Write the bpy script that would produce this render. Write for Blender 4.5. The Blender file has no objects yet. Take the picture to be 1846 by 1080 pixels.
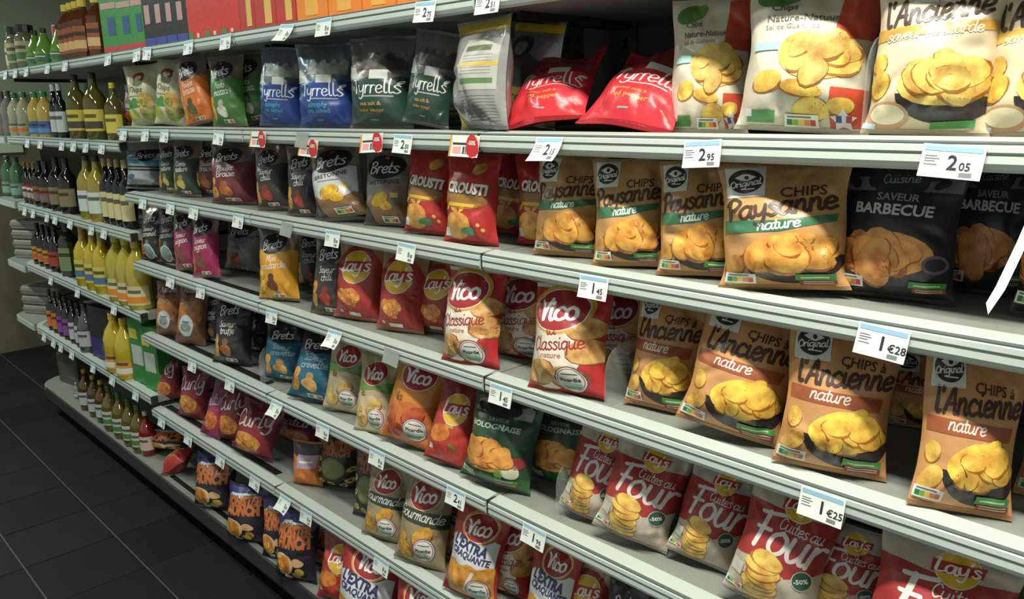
import bpy, math, random
import numpy as np
from mathutils import Matrix, Euler, Vector
from mathutils.geometry import tessellate_polygon

# ------------------------------------------------------------------ scene, camera, light
SC = bpy.context.scene
COL = SC.collection
CAM_H = 1.6
cam_d = bpy.data.cameras.new('camera')
cam = bpy.data.objects.new('camera', cam_d)
COL.objects.link(cam)
cam_d.sensor_fit = 'HORIZONTAL'
cam_d.sensor_width = 36.0
cam_d.lens = 36.0 * 1449.8 / 1846.0
cam_d.clip_start = 0.02
YAW, PIT, ROL = 0.7977, 0.2330, -0.0147
fw = Vector((-math.sin(YAW) * math.cos(PIT), math.cos(YAW) * math.cos(PIT), -math.sin(PIT)))
rt = Vector((math.cos(YAW), math.sin(YAW), 0))
up = rt.cross(fw)
r2 = rt * math.cos(ROL) + up * math.sin(ROL)
u2 = up * math.cos(ROL) - rt * math.sin(ROL)
cam.matrix_world = Matrix(((r2.x, u2.x, -fw.x, 0), (r2.y, u2.y, -fw.y, 0), (r2.z, u2.z, -fw.z, CAM_H), (0, 0, 0, 1)))
SC.camera = cam

world = bpy.data.worlds.new('world')
SC.world = world
world.use_nodes = True
world.node_tree.nodes['Background'].inputs[0].default_value = (0.80, 0.92, 0.86, 1)
world.node_tree.nodes['Background'].inputs[1].default_value = 0.38

def area_light(name, loc, sx, sy, power, col, rot=(0, 0, 0)):
    d = bpy.data.lights.new(name, 'AREA')
    d.shape = 'RECTANGLE'; d.size = sx; d.size_y = sy; d.energy = power; d.color = col
    o = bpy.data.objects.new(name, d); COL.objects.link(o)
    o.location = loc; o.rotation_euler = rot
    return o
# ceiling fluorescent tubes over the aisle: one bright fitting near the viewer, dimmer ones further along
area_light('ceiling_tube_near', (-0.15, 0.32, 2.90), 1.25, 0.12, 67, (1.0, 0.985, 0.90))
area_light('ceiling_tube_mid', (-2.75, 0.05, 2.75), 1.25, 0.12, 15, (0.90, 1.0, 0.92))
area_light('ceiling_tube_far', (-5.6, 0.05, 2.75), 1.25, 0.12, 34, (0.88, 1.0, 0.90))

SC.view_settings.view_transform = 'Standard'
SC.view_settings.look = 'None'
SC.view_settings.gamma = 1.0
SC.view_settings.use_curve_mapping = False
SC.view_settings.exposure = 0.36

# ------------------------------------------------------------------ materials
def lin(c):
    return tuple(((x / 255) / 12.92 if x / 255 <= 0.04045 else ((x / 255 + 0.055) / 1.055) ** 2.4) for x in c)
MATS = {}
def mat(c, kind='film'):
    key = (tuple(c), kind)
    if key in MATS: return MATS[key]
    m = bpy.data.materials.new('%s_%02x%02x%02x' % ((kind,) + tuple(int(x) for x in c)))
    m.use_nodes = True
    nt = m.node_tree; b = nt.nodes['Principled BSDF']
    l = lin(c)
    if kind in ('film', 'chip', 'foil'): l = tuple(x * .92 + .013 for x in l)      # milky haze of reflected ambient light put into the film colours
    b.inputs['Base Color'].default_value = l + (1,)
    tex = nt.nodes.new('ShaderNodeTexCoord')
    def noise(scale, detail=3):
        n = nt.nodes.new('ShaderNodeTexNoise'); n.inputs['Scale'].default_value = scale
        n.inputs['Detail'].default_value = detail
        nt.links.new(tex.outputs['Object'], n.inputs['Vector']); return n
    def bump(n, s, d=0.002):
        bp = nt.nodes.new('ShaderNodeBump'); bp.inputs['Strength'].default_value = s
        bp.inputs['Distance'].default_value = d
        nt.links.new(n.outputs['Fac'], bp.inputs['Height']); nt.links.new(bp.outputs['Normal'], b.inputs['Normal'])
    def ramp(n, lo, hi, p0=0.3, p1=0.7):
        r = nt.nodes.new('ShaderNodeValToRGB')
        r.color_ramp.elements[0].position = p0; r.color_ramp.elements[1].position = p1
        r.color_ramp.elements[0].color = tuple(min(1, x) for x in lo) + (1,)
        r.color_ramp.elements[1].color = tuple(min(1, x) for x in hi) + (1,)
        nt.links.new(n.outputs['Fac'], r.inputs['Fac']); nt.links.new(r.outputs['Color'], b.inputs['Base Color'])
    if kind == 'film':
        b.inputs['Roughness'].default_value = 0.36
        bump(noise(38), 0.35, 0.004)
    elif kind == 'foil':
        b.inputs['Roughness'].default_value = 0.26; b.inputs['Metallic'].default_value = 0.45
        bump(noise(30), 0.45, 0.004)
    elif kind == 'chip':
        b.inputs['Roughness'].default_value = 0.42
        n = noise(45, 5); ramp(n, (l[0] * 0.72, l[1] * 0.52, l[2] * 0.45), (l[0] * 1.15, l[1] * 1.2, l[2] * 1.15), 0.32, 0.62)
        bump(noise(38), 0.3, 0.004)
    elif kind == 'metal':
        b.inputs['Roughness'].default_value = 0.42
        n = noise(7, 4); ramp(n, tuple(x * 0.86 for x in l), l)
    elif kind == 'plastic':
        b.inputs['Roughness'].default_value = 0.30
    elif kind == 'glass':
        b.inputs['Roughness'].default_value = 0.08; b.inputs['Coat Weight'].default_value = 0.5
        b.inputs['Transmission Weight'].default_value = 0.25
    elif kind == 'acrylic':
        b.inputs['Roughness'].default_value = 0.06; b.inputs['Transmission Weight'].default_value = 0.0
        b.inputs['Alpha'].default_value = 0.13
    elif kind == 'clearfilm':
        b.inputs['Roughness'].default_value = 0.2; b.inputs['Alpha'].default_value = 0.55
    elif kind == 'tile':
        b.inputs['Roughness'].default_value = 0.6; b.inputs['Specular IOR Level'].default_value = 0.25
        n = noise(4, 6); ramp(n, tuple(x * 0.75 for x in l), tuple(x * 1.25 for x in l))
        bump(noise(60, 4), 0.25, 0.002)
    elif kind == 'wall':
        b.inputs['Roughness'].default_value = 0.8
        n = noise(3, 4); ramp(n, tuple(x * 0.93 for x in l), l)
    else:
        b.inputs['Roughness'].default_value = 0.55
    MATS[key] = m
    return m

# ------------------------------------------------------------------ object helpers
def new_obj(name, me, parent=None, loc=None, rot=None):
    o = bpy.data.objects.new(name, me); COL.objects.link(o)
    if parent is not None: o.parent = parent
    if loc is not None: o.location = loc
    if rot is not None: o.rotation_euler = rot
    return o
def tag(o, label=None, cat=None, group=None, kind=None):
    if label: o['label'] = label
    if cat: o['category'] = cat
    if group: o['group'] = group
    if kind: o['kind'] = kind
    return o
def empty(name, loc, rot=(0, 0, 0)):
    o = bpy.data.objects.new(name, None); COL.objects.link(o)
    o.location = loc; o.rotation_euler = rot; o.empty_display_size = 0.05
    return o
class MB:
    def __init__(s): s.v = []; s.f = []; s.m = []; s.mats = []
    def mi(s, m):
        if m not in s.mats: s.mats.append(m)
        return s.mats.index(m)
    def add(s, vs, fs, m):
        b = len(s.v); s.v += [tuple(map(float, p)) for p in vs]; k = s.mi(m)
        s.f += [tuple(i + b for i in f) for f in fs]; s.m += [k] * len(fs); return s
    def box(s, x0, x1, y0, y1, z0, z1, m):
        return s.add([(x0, y0, z0), (x1, y0, z0), (x1, y1, z0), (x0, y1, z0), (x0, y0, z1), (x1, y0, z1), (x1, y1, z1), (x0, y1, z1)],
                     [(0, 3, 2, 1), (4, 5, 6, 7), (0, 1, 5, 4), (1, 2, 6, 5), (2, 3, 7, 6), (3, 0, 4, 7)], m)
    def bevbox(s, x0, x1, y0, y1, z0, z1, m, r=0.004):
        pts = []
        for cx, cy, a0 in ((x1 - r, y1 - r, 0), (x0 + r, y1 - r, 90), (x0 + r, y0 + r, 180), (x1 - r, y0 + r, 270)):
            for k in range(3):
                a = math.radians(a0 + 45 * k); pts.append((cx + r * math.cos(a), cy + r * math.sin(a)))
        return s.prism(pts, z0, z1, m, r)
    def prism(s, pts, z0, z1, m, r=0.0):
        n = len(pts)
        cx = sum(p[0] for p in pts) / n; cy = sum(p[1] for p in pts) / n
        rings = []
        if r > 0:
            def sh(p):
                d = math.hypot(p[0] - cx, p[1] - cy); k = max(0, d - r) / max(d, 1e-6)
                return (cx + (p[0] - cx) * k, cy + (p[1] - cy) * k)
            rings = [[(*sh(p), z0) for p in pts], [(*p, z0 + r) for p in pts], [(*p, z1 - r) for p in pts], [(*sh(p), z1) for p in pts]]
        else:
            rings = [[(*p, z0) for p in pts], [(*p, z1) for p in pts]]
        vs = [q for rr in rings for q in rr]; fs = []
        for k in range(len(rings) - 1):
            for i in range(n):
                j = (i + 1) % n; fs.append((k * n + i, k * n + j, (k + 1) * n + j, (k + 1) * n + i))
        fs.append(tuple(range(n - 1, -1, -1))); fs.append(tuple((len(rings) - 1) * n + i for i in range(n)))
        return s.add(vs, fs, m)
    def extrude_x(s, prof, x0, x1, m, caps=True):      # profile of (y, z), extruded along x
        n = len(prof)
        vs = [(x0, y, z) for y, z in prof] + [(x1, y, z) for y, z in prof]
        fs = [(i, (i + 1) % n, n + (i + 1) % n, n + i) for i in range(n)]
        if caps: fs += [tuple(range(n - 1, -1, -1)), tuple(range(n, 2 * n))]
        return s.add(vs, fs, m)
    def lathe(s, prof, m, seg=14, cx=0, cy=0):          # (radius, z)
        vs = []; fs = []
        for r, z in prof:
            for k in range(seg):
                a = 2 * math.pi * k / seg; vs.append((cx + r * math.cos(a), cy + r * math.sin(a), z))
        for i in range(len(prof) - 1):
            for k in range(seg):
                j = (k + 1) % seg; fs.append((i * seg + k, i * seg + j, (i + 1) * seg + j, (i + 1) * seg + k))
        fs.append(tuple(range(seg - 1, -1, -1))); fs.append(tuple((len(prof) - 1) * seg + k for k in range(seg)))
        return s.add(vs, fs, m)
    def build(s, name, parent=None, loc=None, rot=None, smooth=False):
        me = s.mesh(name, smooth); return new_obj(name, me, parent, loc, rot)
    def mesh(s, name, smooth=False):
        me = bpy.data.meshes.new(name); me.from_pydata(s.v, [], s.f)
        for m in s.mats: me.materials.append(m)
        me.polygons.foreach_set('material_index', s.m)
        if smooth: me.polygons.foreach_set('use_smooth', [True] * len(s.f))
        me.validate(); me.update(); return me
def np_mesh(name, V, F, mats, mi=None, smooth=True):
    me = bpy.data.meshes.new(name)
    V = np.asarray(V, np.float32); F = np.asarray(F, np.int32); k = F.shape[1]
    me.vertices.add(len(V)); me.vertices.foreach_set('co', V.ravel())
    me.loops.add(F.size); me.loops.foreach_set('vertex_index', F.ravel())
    me.polygons.add(len(F)); me.polygons.foreach_set('loop_start', np.arange(len(F), dtype=np.int32) * k)
    me.polygons.foreach_set('loop_total', np.full(len(F), k, np.int32))
    for m in mats: me.materials.append(m)
    if mi is not None: me.polygons.foreach_set('material_index', np.asarray(mi, np.int32))
    me.polygons.foreach_set('use_smooth', [smooth] * len(F))
    me.update(calc_edges=True); return me

# ------------------------------------------------------------------ lettering: a drawn brush alphabet and the built-in face
GL = {
 'a': (1.05, [[(.85,.85),(.5,1),(.12,.7),(.1,.25),(.4,0),(.75,.3),(.88,.95)], [(.88,.95),(.82,.3),(.95,.02),(1.12,.12)]]),
 'b': (1.0, [[(.25,1.75),(.15,.2)], [(.17,.6),(.5,1),(.82,.75),(.75,.2),(.4,0),(.15,.2)]]),
 'f': (.6, [[(.75,1.6),(.5,1.75),(.35,1.3),(.28,-.4)], [(.05,.95),(.62,1.0)]]), 'z': (.85, [[(.1,.95),(.75,.95),(.1,.05),(.8,.05)]]),
 'G': (1.1, [[(1.0,1.35),(.65,1.7),(.2,1.2),(.15,.5),(.5,0),(1.0,.3),(1.0,.75),(.6,.75)]]), 'S': (.95, [[(.9,1.4),(.55,1.7),(.2,1.35),(.5,.95),(.85,.5),(.5,0),(.08,.25)]]),
 'M': (1.4, [[(.08,0),(.3,1.65),(.62,.4),(1.0,1.65),(1.2,0)]]),
 'c': (.85, [[(.82,.8),(.5,1),(.15,.7),(.12,.25),(.45,0),(.85,.18)]]),
 'd': (1.08, [[(.85,.85),(.5,1),(.12,.7),(.1,.25),(.4,0),(.75,.3),(.9,.95)], [(.98,1.75),(.86,.3),(.96,.02),(1.15,.12)]]),
 'e': (.86, [[(.12,.48),(.55,.52),(.8,.75),(.5,1),(.18,.75),(.12,.3),(.42,0),(.85,.2)]]),
 'g': (1.0, [[(.85,.85),(.5,1),(.12,.7),(.1,.3),(.4,.05),(.75,.35),(.88,.95)], [(.88,.95),(.85,-.3),(.5,-.7),(.12,-.5)]]),
 'h': (1.0, [[(.25,1.75),(.15,0)], [(.17,.6),(.5,1),(.72,.8),(.7,.2),(.82,.02),(1.0,.12)]]),
 'i': (.5, [[(.2,.95),(.18,.3),(.3,.02),(.5,.12)], [(.26,1.38),(.3,1.46)]]),
 'l': (.5, [[(.26,1.75),(.2,.35),(.32,.02),(.52,.12)]]),
 'm': (1.35, [[(.12,0),(.18,.95)], [(.17,.6),(.45,1),(.6,.8),(.58,0)], [(.6,.6),(.9,1),(1.08,.8),(1.06,.2),(1.18,.02),(1.35,.12)]]),
 'n': (.98, [[(.12,0),(.18,.95)], [(.17,.6),(.5,1),(.72,.8),(.7,.2),(.82,.02),(1.0,.12)]]),
 'o': (.95, [[(.5,1),(.15,.75),(.12,.25),(.45,0),(.8,.25),(.82,.75),(.5,1)]]),
 'p': (1.0, [[(.2,.95),(.1,-.7)], [(.18,.6),(.5,1),(.82,.75),(.75,.2),(.4,0),(.17,.2)]]),
 'q': (1.0, [[(.85,.85),(.5,1),(.12,.7),(.1,.3),(.4,.03),(.75,.35),(.88,.95)], [(.88,.95),(.8,-.7)]]),
 'r': (.7, [[(.12,0),(.18,.95)], [(.17,.6),(.42,.98),(.7,.9)]]),
 's': (.8, [[(.72,.85),(.45,1),(.2,.8),(.5,.52),(.72,.25),(.4,0),(.08,.15)]]),
 't': (.6, [[(.3,1.5),(.25,.3),(.4,.02),(.6,.12)], [(.05,.98),(.58,1.02)]]),
 'u': (1.05, [[(.15,.95),(.13,.3),(.4,0),(.75,.35),(.82,.95)], [(.82,.95),(.8,.2),(.92,.02),(1.08,.12)]]),
 'v': (.82, [[(.08,.95),(.4,.05),(.75,.95)]]),
 'y': (.95, [[(.12,.95),(.15,.4),(.4,.15),(.75,.45),(.85,.95)], [(.85,.95),(.75,-.2),(.45,-.7),(.1,-.5)]]),
 "'": (.3, [[(.18,1.75),(.1,1.4)]]), ' ': (.45, []),
 'A': (1.1, [[(.02,0),(.35,.9),(.75,1.7),(.82,.8),(.9,.05),(1.05,.1)], [(.25,.6),(.92,.66)]]),
 'B': (1.08, [[(.22,0),(.28,1.65)], [(.05,1.45),(.6,1.75),(.95,1.4),(.65,.95),(.35,.9)], [(.5,.92),(1.0,.6),(.75,.1),(.25,0)]]),
 'C': (1.02, [[(1.0,1.35),(.65,1.7),(.2,1.2),(.15,.5),(.5,0),(1.0,.3)]]),
 'F': (.85, [[(.3,0),(.38,1.6)], [(.02,1.5),(1.05,1.72)], [(.1,.85),(.75,.92)]]),
 'L': (.9, [[(.38,1.7),(.22,.9),(.12,.1),(.5,.05),(.92,.15)]]),
 'O': (1.15, [[(.6,1.7),(.15,1.2),(.12,.4),(.55,0),(1.0,.4),(1.05,1.2),(.6,1.7)]]),
 'P': (1.0, [[(.2,0),(.3,1.6)], [(.02,1.3),(.5,1.75),(1.0,1.4),(.75,.9),(.3,.8)]]),
 'T': (.88, [[(.02,1.55),(.5,1.65),(1.0,1.62)], [(.5,1.62),(.45,0)]]),
 'V': (.95, [[(.05,1.65),(.35,1.25),(.48,.02),(.7,.9),(1.08,1.72)]]),
}
def smooth_line(p, n=5):
    p = np.array(p, float)
    if len(p) < 3: 
        t = np.linspace(0, 1, 4)[:, None]; return p[0] + (p[-1] - p[0]) * t
    q = np.vstack([2 * p[0] - p[1], p, 2 * p[-1] - p[-2]]); out = []
    for i in range(1, len(q) - 2):
        for k in range(n):
            t = k / n; a, b, c, d = q[i - 1:i + 3]
            out.append(.5 * (2 * b + (c - a) * t + (2 * a - 5 * b + 4 * c - d) * t * t + (3 * b - a - 3 * c + d) * t ** 3))
    out.append(p[-1]); return np.array(out)
def ribbon(p, w, thin=1.0):
    d = np.gradient(p, axis=0); L = np.maximum(np.hypot(d[:, 0], d[:, 1]), 1e-6)[:, None]; d = d / L
    ww = w * (thin + (1 - thin) * np.abs(d[:, 1:2])) / 2
    nrm = np.stack([-d[:, 1], d[:, 0]], 1)
    a = p + nrm * ww; b = p - nrm * ww; T = []
    for i in range(len(p) - 1):
        T += [(b[i], b[i + 1], a[i + 1]), (b[i], a[i + 1], a[i])]
    for i, s in ((0, -1), (-1, 1)):
        c = p[i]; r = ww[i, 0]; a0 = math.atan2(nrm[i, 1], nrm[i, 0])
        for k in range(4):
            t0 = a0 - s * math.pi * k / 4; t1 = a0 - s * math.pi * (k + 1) / 4
            q0 = c + r * np.array([math.cos(t0), math.sin(t0)]); q1 = c + r * np.array([math.cos(t1), math.sin(t1)])
            T.append((c, q1, q0) if s > 0 else (c, q0, q1))
    return T
def script_tris(s, w=0.22, thin=1.0, slant=0.15, track=0.0):
    x = 0; T = []
    for ch in s:
        adv, st = GL[ch]
        for l in st: 
            p = smooth_line(l); p[:, 0] += x + p[:, 1] * slant
            T += ribbon(p, w, thin)
        x += adv + track
    T = np.array(T); T[:, :, 0] -= x / 2; return T, x
_FC = {}
def type_tris(s, bold=0.0, shear=0.0):
    k = (s, bold, shear)
    if k not in _FC:
        c = bpy.data.curves.new('t', 'FONT'); c.body = s; c.offset = bold; c.shear = shear; c.resolution_u = 2; c.align_x = 'CENTER'
        o = bpy.data.objects.new('t', c); me = o.to_mesh(); me.calc_loop_triangles()
        V = np.array([v.co[:2] for v in me.vertices]); F = np.array([t.vertices for t in me.loop_triangles])
        T = V[F]; o.to_mesh_clear(); bpy.data.objects.remove(o); bpy.data.curves.remove(c)
        _FC[k] = T
    return _FC[k]

# ------------------------------------------------------------------ flat print: 2-D shapes that are later laid on the pouch surface
class Art:
    def __init__(s, H, base, foil=False):
        s.H = H; s.base = base; s.ops = []; s.foil = foil; s.part = 'printed_panel'; s.lay = 0; s.rng = random.Random(7)
    def T(s, tris, c, kind='film', lay=None):
        tris = np.asarray(tris, float)
        a = tris[:, 1] - tris[:, 0]; b = tris[:, 2] - tris[:, 0]
        fl = (a[:, 0] * b[:, 1] - a[:, 1] * b[:, 0]) < 0
        tris[fl] = tris[fl][:, ::-1]
        s.ops.append((s.part, mat(c, kind), tris, s.lay if lay is None else lay)); return s
    def poly(s, pts, c, kind='film', lay=None):
        tr = tessellate_polygon([[Vector((x, y, 0)) for x, y in pts]])
        P = np.array(pts, float); return s.T(P[np.array(tr)], c, kind, lay)
    def rect(s, x0, y0, x1, y1, c, kind='film', lay=None): return s.poly([(x0, y0), (x1, y0), (x1, y1), (x0, y1)], c, kind, lay)
    def ell(s, cx, cy, rx, ry, c, rot=0, kind='film', lay=None, n=22, wob=0):
        r = math.radians(rot); P = []
        ph = s.rng.random() * 6.3; ph2 = s.rng.random() * 6.3
        for k in range(n):
            a = 2 * math.pi * k / n; q = 1 + wob * (math.sin(2 * a + ph) + .7 * math.sin(3 * a + ph2))
            x = rx * math.cos(a) * q; y = ry * math.sin(a) * q
            P.append((cx + x * math.cos(r) - y * math.sin(r), cy + x * math.sin(r) + y * math.cos(r)))
        T = [((cx, cy), P[i], P[(i + 1) % n]) for i in range(n)]
        return s.T(T, c, kind, lay)
    def place(s, T, x, y, size, rot=0, sx=1):
        T = T * np.array([size * sx, size]); r = math.radians(rot)
        R = np.array([[math.cos(r), math.sin(r)], [-math.sin(r), math.cos(r)]])
        return T @ R + np.array([x, y])
    def script(s, t, x, y, width, c, rot=0, w=.22, thin=1., slant=.15, track=0., sy=1., lay=None, cap=9):
        T, L = script_tris(t, w, thin, slant, track); k = min(width / L, cap)
        T = T * np.array([1, sy]); return s.T(s.place(T, x, y, k, rot), c, 'film', lay)
    def type(s, t, x, y, width, c, rot=0, bold=0.02, shear=0., sy=1., lay=None):
        T = type_tris(t, bold, shear); L = T[:, :, 0].max() - T[:, :, 0].min(); k = width / L
        T = T * np.array([1, sy]); return s.T(s.place(T, x, y, k, rot), c, 'film', lay)
    def on(s, part, lay): s.part = part; s.lay = lay; return s
    # recurring marks
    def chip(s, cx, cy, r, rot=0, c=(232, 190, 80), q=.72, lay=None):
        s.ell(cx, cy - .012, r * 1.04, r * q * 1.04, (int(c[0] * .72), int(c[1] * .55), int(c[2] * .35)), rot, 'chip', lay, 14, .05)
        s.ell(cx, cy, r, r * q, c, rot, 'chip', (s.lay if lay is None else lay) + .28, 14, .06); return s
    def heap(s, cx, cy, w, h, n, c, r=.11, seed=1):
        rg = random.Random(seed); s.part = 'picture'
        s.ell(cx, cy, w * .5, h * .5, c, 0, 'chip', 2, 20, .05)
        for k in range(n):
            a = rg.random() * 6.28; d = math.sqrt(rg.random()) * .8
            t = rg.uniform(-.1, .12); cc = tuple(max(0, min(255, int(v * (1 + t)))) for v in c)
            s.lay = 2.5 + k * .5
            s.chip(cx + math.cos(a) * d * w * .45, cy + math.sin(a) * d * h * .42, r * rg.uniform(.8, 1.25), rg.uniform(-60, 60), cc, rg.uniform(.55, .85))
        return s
    def bowl(s, cx, cy, w, d, c=(38, 28, 24)):
        s.part = 'picture'; P = []
        for k in range(17):
            a = math.pi + math.pi * k / 16; P.append((cx + w / 2 * math.cos(a), cy + d * math.sin(a)))
        return s.poly(P, c, 'film', 1)
    def nutri(s, x, y, w, rot=0):
        s.on('nutrition_label', 13); h = w * .42
        s.rect(x, y, x + w, y + h, (225, 228, 220)); cs = [(30, 120, 60), (120, 170, 60), (235, 195, 60), (225, 130, 50), (200, 60, 45)]
        for k in range(5): s.rect(x + w * (.08 + .17 * k), y + h * .15, x + w * (.24 + .17 * k), y + h * .62, cs[k], lay=14)
        s.rect(x + w * .1, y + h * .74, x + w * .8, y + h * .88, (110, 110, 105), lay=14); return s
    def palm(s, x, y, w, rot=0):
        s.on('ingredient_label', 13); h = w * .2
        s.poly([(x, y), (x + w, y), (x + w * 1.02, y + h), (x + w * .02, y + h * 1.1)], (70, 140, 60))
        s.rect(x + .03, y - h * .85, x + w, y - .005, (130, 50, 45))
        for k in range(2): s.rect(x + .06, y - h * (.3 + .34 * k), x + w * .92, y - h * (.18 + .34 * k), (215, 190, 175), lay=14)
        s.rect(x + w * .15, y + h * .35, x + w * .85, y + h * .6, (190, 220, 170), lay=14); return s
    def orig(s, x, y, w, paper=(222, 222, 212)):            # white square, dark roundel, arrow-shaped mark and script
        s.on('logo', 2); s.poly([(x, y), (x + w, y + .01), (x + w * .98, y + w * 1.08), (x + w * .02, y + w * 1.06)], paper)
        cx, cy, r = x + w * .5, y + w * .56, w * .44
        s.ell(cx, cy, r, r * .95, (58, 40, 32), lay=3)
        for sg in (-1, 1):
            s.poly([(cx + sg * r * .12, cy + r * .62), (cx + sg * r * .62, cy + r * .32), (cx + sg * r * .12, cy + r * .02)], (228, 228, 220), lay=4)
        s.ell(cx, cy + r * .32, r * .26, r * .3, (228, 228, 220), lay=4); s.ell(cx + r * .05, cy + r * .32, r * .14, r * .17, (58, 40, 32), lay=5)
        s.script('Original', cx, cy - r * .38, r * 1.8, (235, 235, 226), 8, .26, lay=6)
        s.rect(cx - r * .3, cy - r * .66, cx + r * .55, cy - r * .58, (235, 235, 226), lay=6); return s
    def lays(s, cx, cy, r, rot=6):
        s.on('logo', 3); s.ell(cx, cy, r * 1.06, r * 1.08, (215, 215, 200)); s.ell(cx, cy, r, r * 1.02, (228, 178, 40), lay=4)
        s.poly([(cx - r * 1.15, cy - r * .42), (cx + r * 1.1, cy - r * .2), (cx + r * 1.2, cy + r * .45), (cx - r * 1.1, cy + r * .3)], (180, 38, 40), lay=5)
        s.script("Lay's", cx, cy - r * .28, r * 2.0, (238, 236, 226), rot, .26, .7, .1, sy=.95, lay=6); return s
    def vico(s, cx, cy, r, rot=8, ring=(214, 160, 60)):
        s.on('logo', 3)
        if ring: s.ell(cx, cy + r * .04, r * 1.2, r * .98, ring, rot)
        s.ell(cx, cy, r * 1.08, r * .84, (232, 228, 215), rot, lay=4); s.ell(cx, cy, r * 1.04, r * .8, (160, 34, 38), rot, lay=5)
        s.script('Vico', cx, cy - r * .4, r * 1.55, (242, 240, 232), rot, .3, .7, .12, lay=6); return s
    def picardie(s, cx, cy, r):
        s.on('origin_badge', 7); s.ell(cx, cy, r, r, (88, 60, 110)); s.ell(cx, cy, r * .93, r * .93, (225, 222, 212), lay=8); s.ell(cx, cy, r * .86, r * .86, (170, 60, 60), lay=9)
        s.ell(cx, cy, r * .8, r * .8, (226, 226, 212), lay=10); s.poly([(cx - r * .66, cy - r * .42), (cx + r * .66, cy - r * .42), (cx + r * .4, cy - r * .7), (cx - r * .4, cy - r * .7)], (96, 122, 70), lay=11)
        s.rect(cx - r * .66, cy - r * .42, cx + r * .66, cy - r * .22, (150, 180, 190), lay=11)
        s.type('Picardie', cx, cy - r * .1, r * 1.3, (60, 50, 46), 4, .03, lay=12); s.rect(cx - r * .5, cy + r * .42, cx + r * .5, cy + r * .5, (90, 90, 84), lay=11); return s
    def brets(s, cx, cy, r, rot=10):
        s.on('logo', 3); s.ell(cx, cy, r, r * .72, (20, 18, 18), rot, n=20, wob=.05); s.script('Brets', cx, cy - r * .36, r * 1.55, (225, 222, 214), rot, .2, .8, .1, lay=5)
        s.ell(cx + r * .05, cy + r * .52, r * .1, r * .08, (190, 70, 70), lay=5); return s

# ------------------------------------------------------------------ pouch designs
KR = (196, 146, 88)
def wavy(a, x0, x1, yb, yt, c, n=10, amp=.015, lay=None, kind='film'):
    P = [(x0 + (x1 - x0) * k / n, yb) for k in range(n + 1)]
    P += [(x1 - (x1 - x0) * k / n, yt + amp * math.sin(k * 1.7)) for k in range(n + 1)]
    return a.poly(P, c, kind, lay)
def d_paysanne():
    a = Art(1.36, KR); B = (66, 42, 30)
    a.orig(.05, 1.0, .33)
    a.on('lettering', 2); a.type('CHIPS', .68, 1.0, .36, B, 3, .015, sy=1.1); a.script('Paysanne', .5, .8, .88, B, 8, .27, sy=1.15)
    a.on('printed_panel', 1); a.poly([(.03, .6), (.5, .62), (.93, .72), (.95, .8), (.5, .74), (.03, .75)], (52, 110, 74))
    a.on('lettering', 2); a.script('nature', .5, .65, .34, (232, 236, 224), 6, .24)
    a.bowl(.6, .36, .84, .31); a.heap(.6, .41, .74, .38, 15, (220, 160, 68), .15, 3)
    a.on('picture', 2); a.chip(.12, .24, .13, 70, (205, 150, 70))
    a.nutri(.05, .06, .26); a.palm(.62, .1, .3); return a
def d_ancienne():
    a = Art(1.42, (204, 146, 90)); B = (66, 42, 30)
    a.orig(.06, 1.08, .33)
    a.on('lettering', 2); a.type('CHIPS à', .68, 1.06, .4, B, -3, .015, sy=1.1); a.script("l'Ancienne", .53, .87, .88, B, 2, .27, sy=1.2)
    a.on('printed_panel', 1); a.poly([(.04, .68), (.9, .66), (.92, .79), (.04, .82)], (160, 82, 44))
    a.on('lettering', 2); a.script('nature', .42, .71, .38, (232, 220, 205), -2, .2)
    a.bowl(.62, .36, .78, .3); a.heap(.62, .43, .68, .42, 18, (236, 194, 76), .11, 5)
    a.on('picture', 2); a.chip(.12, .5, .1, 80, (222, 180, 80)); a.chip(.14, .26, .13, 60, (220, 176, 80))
    a.nutri(.03, .06, .26); a.palm(.6, .1, .34); return a
def d_moutarde():
    a = Art(1.42, (218, 200, 164)); B = (60, 42, 30)
    a.orig(.3, 1.16, .3, (220, 225, 220))
    a.on('lettering', 2); a.script("l'Ancienne", .5, 1.0, .86, B, 8, .26, sy=1.2)
    a.on('printed_panel', 1); a.poly([(.0, .82), (1, .92), (1, 1.0), (0, .93)], (206, 158, 66))
    a.on('lettering', 2); a.script('saveur moutarde', .5, .855, .78, (240, 236, 220), 6, .18)
    a.bowl(.66, .34, .8, .26); a.heap(.64, .46, .72, .46, 16, (226, 194, 98), .14, 8)
    a.on('picture', 2); a.chip(.08, .62, .1, 80, (226, 194, 90)); a.chip(.1, .42, .13, 70, (226, 190, 80))
    a.ell(.2, .14, .19, .13, (196, 150, 110)); a.ell(.2, .155, .155, .09, (232, 218, 178), lay=4)
    a.on('label', 7); a.poly([(.56, .04), (.9, .06), (.92, .13), (.57, .1)], (70, 140, 60)); a.on('weight_label', 7); a.rect(.0, .02, .12, .07, (190, 205, 215)); return a
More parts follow.
